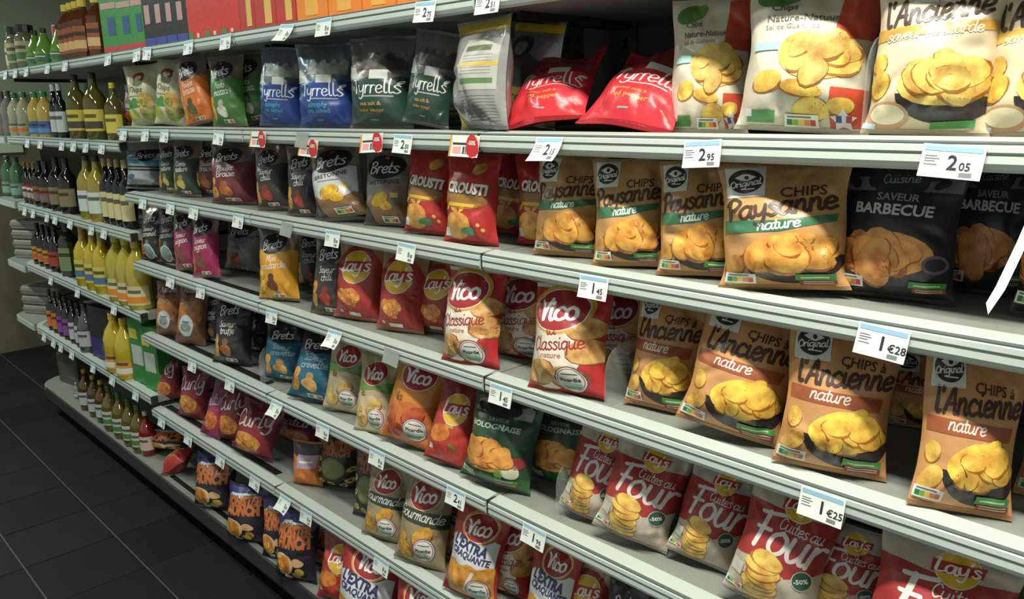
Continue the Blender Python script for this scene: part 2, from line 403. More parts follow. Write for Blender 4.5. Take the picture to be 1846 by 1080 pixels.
def d_bio():
    a = Art(1.36, (212, 202, 178)); R = (196, 72, 44)
    a.rect(.72, .82, 1, 1.36, R, lay=0); a.rect(.74, .02, 1, .38, R, lay=0)
    a.on('lettering', 2); B = (96, 84, 72)
    a.type('Chips', .3, 1.08, .2, B, 0, .01); a.type('Nature-Natuur', .45, .97, .56, B, 0, .01); a.type('Sel de Guérande', .38, .9, .44, (150, 138, 120), 0, .005)
    a.heap(.62, .66, .62, .46, 14, (224, 190, 96), .14, 4)
    a.on('picture', 2); a.chip(.24, .42, .13, 20, (220, 186, 80)); a.chip(.52, .36, .17, -10, (222, 188, 80), .4); a.chip(.6, .18, .14, 10, (222, 188, 84)); a.chip(.82, .22, .1, 10, (222, 188, 84))
    a.on('logo', 3); a.ell(.24, 1.22, .17, .1, (78, 126, 54), 12); a.ell(.36, 1.24, .1, .07, (98, 150, 60), 40, lay=4)
    a.on('label', 7); a.rect(.08, .7, .3, .78, (160, 205, 200)); a.on('organic_label', 7); a.rect(.1, .05, .32, .16, (72, 140, 62)); a.rect(.08, .1, .14, .17, (225, 228, 220), lay=8)
    a.nutri(.4, .03, .26)
    a.on('origin_star', 7); P = []
    for k in range(10):
        t = math.pi / 2 + k * math.pi / 5; r = .1 if k % 2 == 0 else .055; P.append((.84 + r * math.cos(t), .1 + r * math.sin(t)))
    a.poly(P, (215, 215, 215)); a.rect(.79, .08, .83, .14, (50, 70, 140), lay=8); a.rect(.86, .08, .9, .14, (180, 50, 60), lay=8); return a
def d_bbq():
    a = Art(1.22, (24, 23, 24)); G = (128, 128, 124)
    a.on('printed_panel', 1); wavy(a, .02, .98, 1.02, 1.14, (104, 106, 104), amp=.02); a.ell(.5, 1.12, .22, .17, (26, 32, 30), lay=2)
    for x in (.12, .3, .82): a.ell(x, 1.1, .06, .05, (28, 28, 28), 20, lay=2, wob=.15)
    a.on('lettering', 3); a.script('Cuisine', .5, 1.1, .28, (150, 165, 155), 4, .16)
    a.type('SAVEUR', .5, .93, .34, (150, 148, 142), -2, .02); a.type('BARBECUE', .47, .8, .66, (205, 204, 198), -2, .03)
    a.bowl(.46, .34, .9, .22, (48, 48, 50)); a.heap(.44, .42, .8, .44, 13, (222, 150, 78), .17, 9)
    a.on('picture', 3); a.ell(.86, .35, .1, .09, (90, 90, 94)); a.ell(.86, .35, .075, .06, (30, 28, 30), lay=4)
    a.nutri(.03, .1, .26); a.palm(.66, .13, .28); return a
def d_rousti():
    a = Art(1.42, (176, 36, 34))
    a.on('picture', 1); a.ell(.45, .7, .42, .16, (150, 104, 44), -4, wob=.05); a.ell(.36, .28, .3, .22, (214, 158, 74), 12, 'chip', wob=.03)
    for x, y, r in ((.16, .56, 30), (.34, .54, -20), (.5, .56, 50), (.74, .62, 10)): a.ell(x, y, .08, .035, (222, 168, 60), r, 'chip')
    a.ell(.6, .2, .13, .07, (70, 130, 84), 10, lay=3, wob=.1); a.ell(.84, .22, .03, .03, (222, 176, 80)); a.ell(.78, .3, .03, .03, (222, 176, 80)); a.ell(.7, 1.2, .12, .09, (196, 146, 56), 30, 'chip')
    a.on('lettering', 3); a.type('CROUSTI', .52, .8, .74, (70, 30, 24), -5, .09, sy=1.3); a.type('CROUSTI', .52, .81, .72, (234, 230, 218), -5, .05, sy=1.3, lay=4)
    a.on('label', 5); a.poly([(.2, .6), (.7, .58), (.72, .63), (.22, .66)], (226, 178, 50)); a.on('weight_label', 5); a.rect(.06, .1, .2, .24, (222, 220, 210)); return a
def d_brets(col, top=(140, 124, 108), lines=('Saveur', 'nature'), chip=(222, 170, 60), pic=(200, 190, 170), tc=(228, 226, 214), lf=.8, logo=(.48, 1.17), deep=None):
    a = Art(1.5, top)
    a.foil = True
    wavy(a, 0, 1, 0, 1.5 * .62 if lf < .7 else 1.02, col, amp=.04, lay=0)
    if deep: wavy(a, 0, 1, 0, .2, deep, amp=.03, lay=1)
    a.brets(logo[0], logo[1], .31)
    a.on('lettering', 3)
    a.script(lines[0], .5, .80, .44, tc, 4, .17, cap=.075); a.script(lines[1], .52, .65, .62, tc, 6, .19, cap=.085)
    a.on('picture', 2); a.chip(.2, .5, .13, 80, chip); a.chip(.22, .26, .14, 60, chip); a.ell(.52, .3, .14, .13, pic, 0, 'chip', wob=.1); a.ell(.5, .46, .08, .1, tuple(int(v * .8) for v in pic), 20, 'chip', wob=.1)
    a.on('label', 7); a.rect(.46, .05, .74, .13, (215, 212, 200)); a.rect(.62, .06, .72, .11, (200, 90, 60), lay=8); a.rect(.48, .06, .56, .11, (60, 130, 70), lay=8)
    return a
def d_bretonne(field, deep):
    a = Art(1.5, (146, 134, 118)); a.foil = True
    wavy(a, .04, .96, .35, 1.0, field, amp=.03, lay=0); wavy(a, 0, 1, 0, .42, (150, 112, 76), amp=.06, lay=1); a.poly([(.0, 0), (.3, 0), (.18, .42), (0, .5)], deep, lay=2)
    a.brets(.52, 1.18, .36, 4); a.on('lettering', 3); a.type('BRETONNE', .54, .83, .62, (50, 44, 40), 5, .015); a.rect(.3, .75, .7, .77, (120, 112, 100))
    a.on('picture', 3); a.chip(.5, .52, .19, 30, (228, 188, 50)); a.chip(.62, .4, .14, -20, (226, 180, 50)); a.rect(.72, .56, .84, .66, (232, 206, 90), lay=4)
    a.on('label', 7); a.nutri(.5, .05, .32); return a
def d_lays(c=(168, 46, 42), tan=(172, 132, 98), pic=(206, 140, 66), arch=True):
    a = Art(1.5, tan if arch else c)
    if arch: a.ell(.5, .62, .56, .78, c, lay=0, n=30); a.rect(0, 0, 1, .62, c, lay=0)
    a.lays(.52, .98, .29)
    a.heap(.46, .42, .46, .3, 6, pic, .13, 6); a.on('label', 7); a.rect(.38, .06, .64, .13, (222, 215, 200)); a.on('weight_label', 7); a.rect(.2, .1, .28, .16, (210, 190, 170)); return a
def d_lays_orange():
    a = Art(1.5, (150, 50, 42)); a.ell(.5, .5, .56, .72, (186, 58, 40), lay=0, n=28); a.rect(0, 0, 1, .4, (190, 50, 40), lay=0)
    a.lays(.55, 1.02, .27); a.on('picture', 2); a.ell(.3, .54, .27, .17, (222, 134, 50), 10, 'chip', wob=.06); a.ell(.66, .36, .1, .035, (96, 140, 60), -20); a.rect(.42, .68, .6, .8, (190, 150, 70))
    a.on('label', 7); a.rect(.1, .2, .2, .3, (222, 215, 205)); return a
def d_vico_red():
    a = Art(1.52, (186, 34, 32)); a.rect(0, 1.44, 1, 1.52, (222, 220, 205), lay=0)
    a.on('printed_panel', 1); a.ell(.34, .62, .46, .62, (222, 214, 192), wob=.02); a.rect(.0, .1, .5, .5, (222, 206, 176), lay=1)
    a.on('picture', 2); a.chip(.8, .92, .22, 10, (206, 158, 92)); a.chip(.86, .6, .24, 0, (204, 156, 90)); a.chip(.22, .26, .26, 20, (206, 164, 100)); a.chip(.62, .22, .24, 10, (208, 160, 96)); 
    a.vico(.44, 1.14, .35)
    a.on('lettering', 4); a.script('la', .4, .8, .14, (160, 34, 38), 8, .2); a.script('Classique', .48, .6, .70, (160, 34, 38), 8, .19, sy=1.2); a.type('nature', .42, .48, .28, (180, 110, 100), 4, .02)
    a.picardie(.66, .2, .19); return a
def d_vico(c, band, bandtext=None, pic=(222, 190, 110), gold=None, w2=None):
    a = Art(1.5, c)
    if band: a.on('printed_panel', 1); a.poly([(.0, .78), (.6, .86), (1, .78), (1, 1.0), (.5, 1.02), (0, .98)] if not bandtext else [(0, .74), (1, .66), (1, .9), (0, .94)], band)
    if w2: a.on('printed_panel', 1); wavy(a, 0, 1, .0, .72, w2, amp=.03)
    a.vico(.52, 1.16, .28, 6, gold)
    a.on('lettering', 4)
    if bandtext: a.script(bandtext, .5, .77, .86, (222, 220, 205), -3, .19)
    else: a.script('la', .3, .72, .12, (120, 80, 50), 4, .2)
    a.on('picture', 2); a.chip(.22, .38, .15, 75, pic); a.chip(.3, .22, .18, 20, pic); a.chip(.62, .52, .2, 40, pic)
    a.picardie(.68, .3, .2); return a
def d_extra():
    a = Art(1.45, (170, 40, 38)); a.on('printed_panel', 1); wavy(a, .06, .94, .5, 1.02, (214, 216, 214), amp=.04); wavy(a, .04, .96, .0, .6, (214, 150, 60), amp=.03, kind='chip', lay=2); a.poly([(.0, .0), (.16, 0), (.08, .3), (0, .4)], (150, 34, 40), lay=3)
    a.vico(.55, 1.22, .27, 4); a.on('lettering', 5); N = (40, 46, 96)
    a.type("L'EXTRA", .46, .84, .66, N, -10, .05, sy=1.3); a.type('CRAQUANTE', .5, .7, .74, N, -10, .04, sy=1.2); a.picardie(.72, .2, .2)
    a.on('picture', 4); a.poly([(.44, .12), (.5, .12), (.66, .5), (.6, .52)], (222, 215, 200)); return a
def d_bolo():
    a = Art(1.42, (36, 72, 44)); a.on('printed_panel', 1); wavy(a, .1, .9, 1.16, 1.34, (148, 152, 140), amp=.03); a.ell(.48, 1.26, .26, .14, (24, 34, 26), lay=2); a.ell(.2, 1.24, .09, .06, (24, 34, 26), 20, lay=2, wob=.15); a.rect(0, 0, 1, .22, (44, 92, 40))
    a.on('lettering', 3); a.type('SAVEUR', .5, 1.06, .28, (150, 156, 140), 3, .02); a.type('BOLOGNAISE', .47, .94, .7, (196, 200, 184), 3, .03)
    a.bowl(.42, .34, .82, .12, (34, 88, 40)); a.heap(.42, .5, .78, .5, 12, (220, 152, 66), .18, 12)
    a.on('picture', 5); a.ell(.86, .48, .09, .1, (150, 44, 50)); a.ell(.8, .34, .1, .13, (216, 216, 190), 10, wob=.05); a.ell(.66, .26, .06, .1, (124, 168, 70), -20)
    a.nutri(.05, .1, .24); a.palm(.55, .13, .32); return a
def d_four():
    a = Art(1.5, (190, 176, 156)); R = (164, 42, 42)
    a.poly([(0, .5), (.34, .62), (.62, .46), (1, .62), (1, 1.2), (0, 1.2)], R, lay=0)
    a.lays(.55, 1.28, .16, 4)
    W = (222, 216, 206); a.on('lettering', 3); a.script('Cuites au', .64, .98, .5, W, -2, .17, sy=1.15); a.script('Four', .52, .68, .82, W, -3, .22, .7, sy=1.15)
    a.on('picture', 2)
    for k in range(7):
        a.lay = 2 + k; a.chip(.38 + .02 * math.sin(k * 2.2), .14 + k * .075, .19, 8 * math.sin(k * 1.7), (224, 184, 90), .55)
    a.on('label', 7); a.ell(.8, .5, .11, .12, (200, 200, 190)); a.ell(.8, .5, .1, .11, (46, 82, 58), lay=8); a.type('-50%', .8, .47, .15, (225, 228, 220), 20, .03, lay=9)
    a.nutri(.02, .1, .2); a.on('weight_label', 7); a.rect(.03, .28, .16, .44, (206, 202, 186)); return a
def d_tyr(c, top=(130, 122, 116), acc=(190, 140, 70), fig=(70, 60, 54), txt=('sea salt &', 'cider vinegar'), tc=(232, 232, 226)):
    a = Art(1.52, top); a.foil = True
    wavy(a, 0, 1, 0, .82, c, amp=.03, lay=0)
    a.on('picture', 1); wavy(a, .3, .96, .95, 1.2, fig, n=14, amp=.06, kind='chip'); a.poly([(.02, .8), (.36, .8), (.2, 1.0), (.04, 1.06)], (176, 180, 172)); a.rect(.5, .8, .76, .95, (205, 208, 200), lay=2)
    a.on('lettering', 3); a.script('Tyrrells', .57, .56, .70, tc, 0, .17, .42, .0, sy=1.15); a.ell(.91, .74, .05, .025, tc, 40); a.rect(.4, .5, .84, .52, tuple(int(v * .75) for v in tc)); 
    a.type(txt[0], .52, .36, .34, acc, 0, .02); a.type(txt[1], .52, .26, .4, acc, 0, .02); a.rect(.44, .12, .56, .14, (150, 150, 150)); return a
def d_tyr_yellow():
    a = Art(1.6, (150, 144, 140)); a.foil = True; Y = (222, 178, 40)
    a.rect(0, 0, 1, .58, Y, lay=0); a.poly([(.0, 1.45), (1, 1.45), (1, 1.6), (0, 1.6)], Y, lay=0)
    a.on('picture', 1); a.poly([(.1, .58), (.9, .58), (.84, 1.0), (.62, 1.14), (.36, 1.14), (.16, 1.0)], (66, 58, 54)); a.ell(.5, 1.2, .17, .17, (40, 36, 34)); a.ell(.49, 1.19, .1, .12, (150, 138, 128), lay=2); a.ell(.5, 1.33, .13, .05, (52, 66, 56), lay=3)
    a.on('lettering', 3); a.script('Tyrrells', .5, .3, .86, (52, 42, 30), 0, .16, .42, 0, sy=1.1); return a
def d_tyr_back():
    a = Art(1.6, (168, 166, 160)); a.foil = True; a.rect(0, 0, .22, .62, (222, 178, 40), lay=0); a.rect(0, 1.42, 1, 1.6, (190, 156, 50), lay=0)
    a.on('label', 2); a.rect(.45, .55, .95, 1.3, (176, 174, 164)); a.rect(.5, 1.12, .86, 1.2, (96, 104, 70), lay=3); a.rect(.5, .64, .92, .72, (84, 120, 70), lay=3)
    for k in range(7): a.rect(.5, .78 + .045 * k, .9, .795 + .045 * k, (140, 138, 130), lay=3)
    for k in range(9): a.rect(.5, .1 + .045 * k, .94, .115 + .045 * k, (130, 132, 124), lay=3)
    a.rect(.46, .9, .95, .95, (206, 170, 60), lay=4); return a
def d_curly(word, c=(112, 24, 34), pic=(206, 130, 50), tc=(205, 190, 180)):
    a = Art(1.45, c); a.ell(.5, .45, .46, .34, tuple(int(v * 1.2) for v in c), lay=0)
    a.heap(.46, .42, .7, .5, 10, pic, .12, 15); a.on('lettering', 8); a.script(word, .5, .86, .84, tc, 12, .2, .7, sy=1.2)
    a.on('printed_panel', 1); a.rect(0, 1.3, 1, 1.45, tuple(int(v * .8) for v in c)); return a
def d_munch():
    a = Art(1.4, (22, 20, 34)); O = (196, 104, 40)
    a.on('lettering', 3); a.type('MONSTER', .5, .98, .86, (70, 34, 20), 6, .12, sy=1.6); a.type('MONSTER', .5, .98, .84, O, 6, .07, sy=1.6, lay=4); a.type('MUNCH', .55, .76, .72, O, 4, .08, sy=1.7, lay=4)
    a.on('picture', 2); a.ell(.34, .38, .26, .26, (226, 196, 140), 10, wob=.05); a.ell(.34, .38, .2, .21, (214, 140, 50), 10, 'chip', lay=3, wob=.08); a.ell(.7, .46, .12, .09, (220, 170, 120), 0, lay=3, wob=.1); a.ell(.74, .26, .09, .09, (206, 170, 60), lay=3); a.ell(.64, .16, .1, .08, (212, 176, 76), lay=3); a.ell(.42, .08, .09, .06, (212, 214, 216), lay=3)
    a.on('printed_panel', 1); a.poly([(0, 1.16), (1, 1.2), (1, 1.4), (0, 1.4)], (34, 44, 110)); a.poly([(.1, 1.12), (.9, 1.16), (.7, 1.26), (.2, 1.24)], (205, 208, 205), lay=2); return a
def d_olive():
    a = Art(1.4, (28, 24, 22)); a.on('lettering', 3); a.type('MONSTER', .5, 1.1, .8, (168, 92, 48), 3, .08, sy=1.6); a.type('MUNCH', .55, .94, .6, (168, 92, 48), 3, .08, sy=1.5)
    a.on('picture', 2); a.ell(.5, .6, .28, .28, (110, 112, 62)); a.ell(.5, .6, .23, .23, (128, 130, 80), lay=3)
    for x, y in ((.14, .8), (.14, .5), (.22, .22), (.44, .16), (.7, .14), (.86, .3), (.9, .6)): a.ell(x, y, .09, .07, (200, 172, 90), 20, lay=3, wob=.08); a.ell(x, y, .03, .02, (60, 44, 30), lay=4)
    return a
def d_nuts():
    a = Art(1.5, (196, 112, 48)); wavy(a, .1, .9, .02, .8, (206, 120, 46), kind='chip', lay=0); wavy(a, 0, 1, 1.05, 1.5, (60, 40, 50), amp=.04, lay=0)
    a.on('label', 2); a.poly([(.3, .62), (.9, .66), (.95, 1.1), (.35, 1.1)], (186, 160, 176)); a.rect(.42, .84, .84, .9, (240, 236, 230), lay=4); return a
def d_stripe():
    a = Art(1.2, (190, 196, 192)); a.foil = True; a.rect(0, .74, 1, .86, (60, 150, 172), lay=1); a.rect(0, .86, 1, .9, (140, 190, 200), lay=1); a.rect(0, .62, 1, .67, (34, 40, 70), lay=1); a.rect(0, .53, 1, .58, (34, 40, 70), lay=1); a.rect(0, 0, 1, .1, (24, 34, 44), lay=1)
    a.on('picture', 2); a.ell(.24, .34, .12, .08, (70, 84, 130), 20); a.brets(.62, 1.0, .26); return a
def d_cream(red=False):
    a = Art(1.35, (206, 200, 164))
    a.on('logo', 2); a.ell(.5, 1.06, .16, .13, (150, 60, 50)); a.ell(.5, .94, .15, .08, (110, 120, 70), lay=3); a.ell(.5, 1.06, .09, .05, (222, 216, 200), lay=3)
    a.on('lettering', 3); a.type('Chips', .46, .72, .42, (96, 88, 70), -3, .015); a.rect(.24, .62, .56, .64, (120, 110, 90))
    a.on('picture', 2); wavy(a, .05, .75, .36, .56, (70, 134, 56), amp=.04); a.ell(.24, .22, .2, .14, (170, 178, 70), wob=.05); a.ell(.7, .5, .2, .2, (206, 164, 76), 30, 'chip'); a.ell(.75, .24, .2, .18, (150, 150, 84), 0, 'chip', wob=.1)
    return a
def d_tomato():
    a = Art(1.5, (206, 206, 196)); a.on('picture', 2); a.ell(.4, .28, .32, .26, (186, 84, 44), 0, 'chip', wob=.05); a.rect(.3, .56, .7, .62, (110, 90, 80)); a.poly([(.2, .8), (.5, .8), (.4, 1.3), (.3, 1.3)], (170, 120, 90)); return a
def d_pizza():
    a = d_brets((34, 26, 26), (120, 100, 88), ('Saveur', 'caramel'), (204, 128, 54), (150, 150, 146)); a.on('label', 9); a.ell(.5, .22, .22, .22, (196, 200, 196)); a.ell(.5, .22, .18, .18, (130, 150, 152), lay=10); return a
def d_brown():
    a = Art(1.4, (122, 78, 56)); a.ell(.34, .6, .3, .4, (186, 120, 56), kind='chip', lay=1, wob=.06); a.ell(.75, .7, .2, .3, (176, 110, 60), kind='chip', lay=1); a.ell(.5, 1.18, .34, .12, (96, 44, 44), lay=2)
    a.on('lettering', 4); a.script('nature', .5, 1.14, .5, (210, 190, 180), 3, .2); a.script('saveur', .4, .86, .4, (206, 170, 140), 0, .2)
    a.on('label', 5); a.ell(.52, .4, .24, .24, (196, 200, 196)); a.ell(.52, .36, .18, .1, (130, 140, 130), lay=6); a.rect(.4, .46, .64, .5, (60, 120, 130), lay=6); return a
def d_teal():
    a = d_brets((22, 96, 122), (20, 26, 34), ('Saveur', 'crevette'), (222, 160, 70), (214, 168, 100), (170, 180, 190), logo=(.45, 1.16)); a.foil = False; return a

DESIGN = {}
MAKERS = dict(paysanne=d_paysanne, ancienne=d_ancienne, moutarde=d_moutarde, bio=d_bio, bbq=d_bbq, rousti=d_rousti,
  bgreen=lambda: d_brets((64, 116, 50), lines=('Pesto', 'mozza'), pic=(214, 216, 206)), borange=lambda: d_brets((212, 112, 30), lines=('Poulet', 'braise'), pic=(96, 96, 50), chip=(222, 170, 70)),
  bdkgreen=lambda: d_brets((40, 62, 46), lines=('Comte', 'nature'), chip=(206, 160, 50), pic=(196, 176, 90)), bmaroon=lambda: d_brets((112, 42, 46), lines=('Poulet', 'Braise'), pic=(190, 110, 50)),
  bchili=lambda: d_brets((52, 44, 40), lines=('Saveur', 'chili'), pic=(160, 60, 44), chip=(206, 140, 50)), bblack=lambda: d_brets((36, 36, 38), (30, 28, 28), ('Saveur', 'truffe'), (206, 160, 80), (170, 110, 60)),
  bmagenta=lambda: d_brets((156, 32, 78), lines=('Saveur', 'oignon'), pic=(120, 80, 60), chip=(190, 120, 70)), byellow=lambda: d_brets((214, 150, 32), lines=('Miel', 'moutarde'), pic=(120, 70, 40), chip=(226, 180, 60)),
  bgrey=lambda: d_brets((128, 126, 116), (70, 66, 62), ('Poulet', 'nature'), (200, 150, 90), (190, 90, 60), (90, 86, 80)), bretwhite=lambda: d_bretonne((200, 204, 200), (30, 28, 30)), bretgrey=lambda: d_bretonne((138, 124, 108), (60, 54, 48)),
  lays=d_lays, laysorange=d_lays_orange, laysbeige=lambda: d_lays((150, 44, 44), (186, 160, 124), (214, 160, 80)), vicored=d_vico_red,
  vicocream=lambda: d_vico((186, 166, 128), (104, 146, 66), w2=(206, 184, 146)), vicoorange=lambda: d_vico((208, 132, 42), None, pic=(196, 84, 40), w2=(200, 110, 44)), vicogour=lambda: d_vico((160, 142, 106), (48, 60, 40), 'Gourmande', pic=(214, 160, 60)),
  extra=d_extra, bolo=d_bolo, four=d_four, tblue=lambda: d_tyr((34, 62, 134), (112, 124, 136), (70, 150, 160), (150, 156, 150), ('simply', 'sea salted')), tgreen=lambda: d_tyr((30, 62, 48)), tred=lambda: d_tyr((200, 34, 44), (190, 32, 42), (214, 140, 60), (120, 40, 40), ('sweet chilli &', 'red pepper')),
  tyellow=d_tyr_yellow, tback=d_tyr_back, tdark=lambda: d_tyr((40, 40, 40), (90, 84, 80), (120, 110, 90), (60, 54, 50), ('sea salt', 'pepper'), (170, 170, 165)), munch=d_munch, olive=d_olive, nuts=d_nuts, stripe=d_stripe, cream=d_cream, tomato=d_tomato, pizza=d_pizza, brown=d_brown, teal=d_teal,
  curly=lambda: d_curly('Curly'), curly2=lambda: d_curly('Curly', (128, 30, 44), (214, 150, 60)), snack=lambda: d_curly('nature', (96, 26, 36), (196, 120, 60)), purple=lambda: d_curly('nature', (140, 40, 76), (206, 120, 50), (180, 150, 180)))

def refine(T, h):
    for _ in range(18):
        e = np.stack([np.linalg.norm(T[:, (i + 1) % 3] - T[:, i], axis=1) for i in range(3)], 1)
        k = e.argmax(1); big = e[np.arange(len(T)), k] > h
        if not big.any(): break
        S = T[big]; kk = k[big]; r = np.arange(len(S))
        a = S[r, kk]; b = S[r, (kk + 1) % 3]; c = S[r, (kk + 2) % 3]; m = (a + b) / 2
        T = np.concatenate([T[~big], np.stack([a, m, c], 1), np.stack([m, b, c], 1)])
    return T
def design(name, h):
    key = (name, h)
    if key not in DESIGN:
        a = MAKERS[name](); parts = {}
        for part, m, tris, lay in a.ops: parts.setdefault((part, len(parts)) if part == 'printed_panel' else (part, 0), []).append((m, refine(tris, h), lay))
        out = {}
        for p, L in parts.items():
            mats = []; V = []; mi = []; off = []
            for m, T, lay in L:
                if m not in mats: mats.append(m)
                V.append(T.reshape(-1, 2)); mi += [mats.index(m)] * len(T); off.append(np.full(len(T) * 3, .0006 + .00017 * lay))
            V = np.concatenate(V); off = np.concatenate(off)
            key3 = np.round(np.column_stack([V * 20000, off * 1e6]), 0)
            u, inv = np.unique(key3, axis=0, return_inverse=True)
            first = np.zeros(len(u), int); first[inv.ravel()] = np.arange(len(V))
            out[p] = (V[first], off[first], inv.reshape(-1, 3), mats, mi)
        DESIGN[key] = (a, out)
    return DESIGN[key]

# ------------------------------------------------------------------ the pouch itself
def pouch_grid(w, h, t, seed, nu, nv, crease=1.0, bend=0.0, top=.55):
    rg = random.Random(seed)
    u = np.linspace(0, 1, nu + 1)[None, :]; v = np.linspace(0, 1, nv + 1)[:, None]
    g = np.sin(np.pi / 2 * np.clip(v / .28, 0, 1)) ** .9 * np.sin(np.pi / 2 * np.clip((1 - v) / top, 0, 1)) ** .9
    s = 2 * u - 1
    prof = (1 - np.abs(s) ** 2.6) ** .85
    base = g * prof
    hw = w / 2 * (1 - .11 * g) * (1 + .02 * np.sin(v * rg.uniform(8, 14) + rg.random() * 6) * np.minimum(1, g * 2))
    x = s * hw * np.ones_like(v)
    z = h * v * np.ones_like(u)
    def field():
        n = 0
        for k in range(6):
            fx, fy = rg.uniform(1, 5), rg.uniform(1, 6)
            n = n + np.sin(fx * 3.1 * u + rg.random() * 6.3 + fy * 3.1 * v) * rg.uniform(.4, 1) / (k + 2)
        return n
    def creases(n, amp):
        d = 0; X = u * w; Y = v * h
        for _ in range(n):
            e = rg.random()
            if e < .4: px, py, an = rg.uniform(.05, .95) * w, h * rg.uniform(.9, .98), rg.uniform(-2.2, -.9)
            elif e < .75: px, py, an = rg.uniform(.05, .95) * w, h * rg.uniform(.02, .1), rg.uniform(.8, 2.3)
            else:
                sd = rg.choice((0, 1)); px, py, an = (0.02 if sd == 0 else .98) * w, h * rg.uniform(.15, .85), (rg.uniform(-.7, .7) if sd == 0 else math.pi + rg.uniform(-.7, .7))
            L = rg.uniform(.14, .45) * h; sg = rg.uniform(.055, .12) * w
            dx = X - px; dy = Y - py; al = dx * math.cos(an) + dy * math.sin(an); pe = -dx * math.sin(an) + dy * math.cos(an)
            tl = np.clip(al / (.06 * h), 0, 1) * np.clip((L - al) / (.6 * L), 0, 1)
            d = d + rg.choice((-1, 1, -1)) * amp * rg.uniform(.5, 1) * tl * (.5 + .5 * np.cos(np.pi * np.clip(pe / sg, -1, 1)))
        return d
    m = np.minimum(1, np.minimum(v, 1 - v) * 14) * np.minimum(1, np.minimum(u, 1 - u) * 9)
    F = t * base + m * (field() * .0035 + creases(int(18 * crease), .0052 * crease)) * (w / .17)
    F = np.maximum(F, 0.0006)
    Bk = np.maximum(t * .8 * base + m * (field() * .003), 0.0006)
    wave = (.010 * np.sin(u * rg.uniform(4, 9) + rg.random() * 6) * (v ** 3) + bend * v ** 2 + .003 * np.sin(u * 7 + seed) * (1 - v) ** 4) * (w / .17)
    front = np.stack([x, -F + wave, z], -1); back = np.stack([x, Bk + wave, z], -1)
    return front, back
def bilin(G, uu, vv):
    nv, nu = G.shape[0] - 1, G.shape[1] - 1
    a = np.clip(uu, 0, 1) * nu; b = np.clip(vv, 0, 1) * nv
    i = np.minimum(a.astype(int), nu - 1); j = np.minimum(b.astype(int), nv - 1); fa = (a - i)[:, None]; fb = (b - j)[:, None]
    # same diagonal split as the rendered quads is not needed: the print floats a hair above
    return (G[j, i] * (1 - fa) + G[j, i + 1] * fa) * (1 - fb) + (G[j + 1, i] * (1 - fa) + G[j + 1, i + 1] * fa) * fb
def grid_faces(nv, nu, off=0, flip=False):
    j, i = np.mgrid[0:nv, 0:nu]; a = (j * (nu + 1) + i).ravel() + off; b = a + 1; c = a + nu + 2; d = a + nu + 1
    return np.stack([a, d, c, b] if flip else [a, b, c, d], 1)
POUCH_N = [0]
def pouch(name, dsg, x, y, z, w, h, yaw, roll, lean, label, group, t=None, crease=1.0, bend=0.0, fine=1, cat='crisp bag', top=.55):
    POUCH_N[0] += 1; seed = POUCH_N[0] * 7 + 3
    if t is None: t = .31 * w
    nu, nv = ((20, 28), (36, 48), (50, 66))[fine]
    hd = (.06, .032, .020)[fine]
    a, parts = design(dsg, hd)
    fr, bk = pouch_grid(w, h, t, seed, nu, nv, crease, bend, top)
    sv0, sv1 = int(round(nv * .045)), int(round(nv * .955))
    N = (nv + 1) * (nu + 1)
    V = np.concatenate([fr.reshape(-1, 3), bk.reshape(-1, 3)])
    F = np.concatenate([grid_faces(nv, nu), grid_faces(nv, nu, N, True)])
    rot = Euler((-math.radians(lean), math.radians(roll), math.radians(yaw)))
    R = np.array(rot.to_matrix())
    zmin = (V @ R.T)[:, 2].min()
    kind = 'foil' if a.foil else 'film'
    me = np_mesh('pouch', V, F, [mat(a.base, kind)])
    root = new_obj(name, me, None, (x, y, z - zmin + .0015), rot)
    tag(root, label, cat, group)
    # normals of the front for laying the print on
    du = np.gradient(fr, axis=1); dv = np.gradient(fr, axis=0); nr = np.cross(du, dv); nr /= np.maximum(np.linalg.norm(nr, axis=-1, keepdims=True), 1e-9)
    for (p, _), (P, off, TF, mats, mi) in parts.items():
        uu = P[:, 0]; vv = P[:, 1] / a.H * .955 + .02
        n = bilin(nr, uu, vv); n /= np.maximum(np.linalg.norm(n, axis=1, keepdims=True), 1e-9)
        Q = bilin(fr, uu, vv) + n * off[:, None]
        new_obj({'label': 'info_label'}.get(p, p), np_mesh(p, Q, TF, mats, mi), root)
    # crimped seals, top and bottom
    c = tuple(int(v * .92) for v in a.base)
    for r0, r1, nm in ((0, .035, 'bottom_seal'), (.962, 1, 'top_seal')):
        n = 3 * (6 if fine else 3); uu = np.linspace(0, 1, nu + 1); vs = np.linspace(r0, r1, n + 1)
        U, W = np.meshgrid(uu, vs); f0 = bilin(fr, U.ravel(), W.ravel()); rib = .0009 + .0009 * (np.arange(n + 1) % 3 == 1)
        f0[:, 1] -= np.repeat(rib, nu + 1)
        f1 = bilin(bk, U.ravel(), W.ravel()); f1[:, 1] += .0009; M = len(f0)
        new_obj(nm, np_mesh(nm, np.concatenate([f0, f1]), np.concatenate([grid_faces(n, nu), grid_faces(n, nu, M, True)]), [mat(c, kind)]), root)
    return root

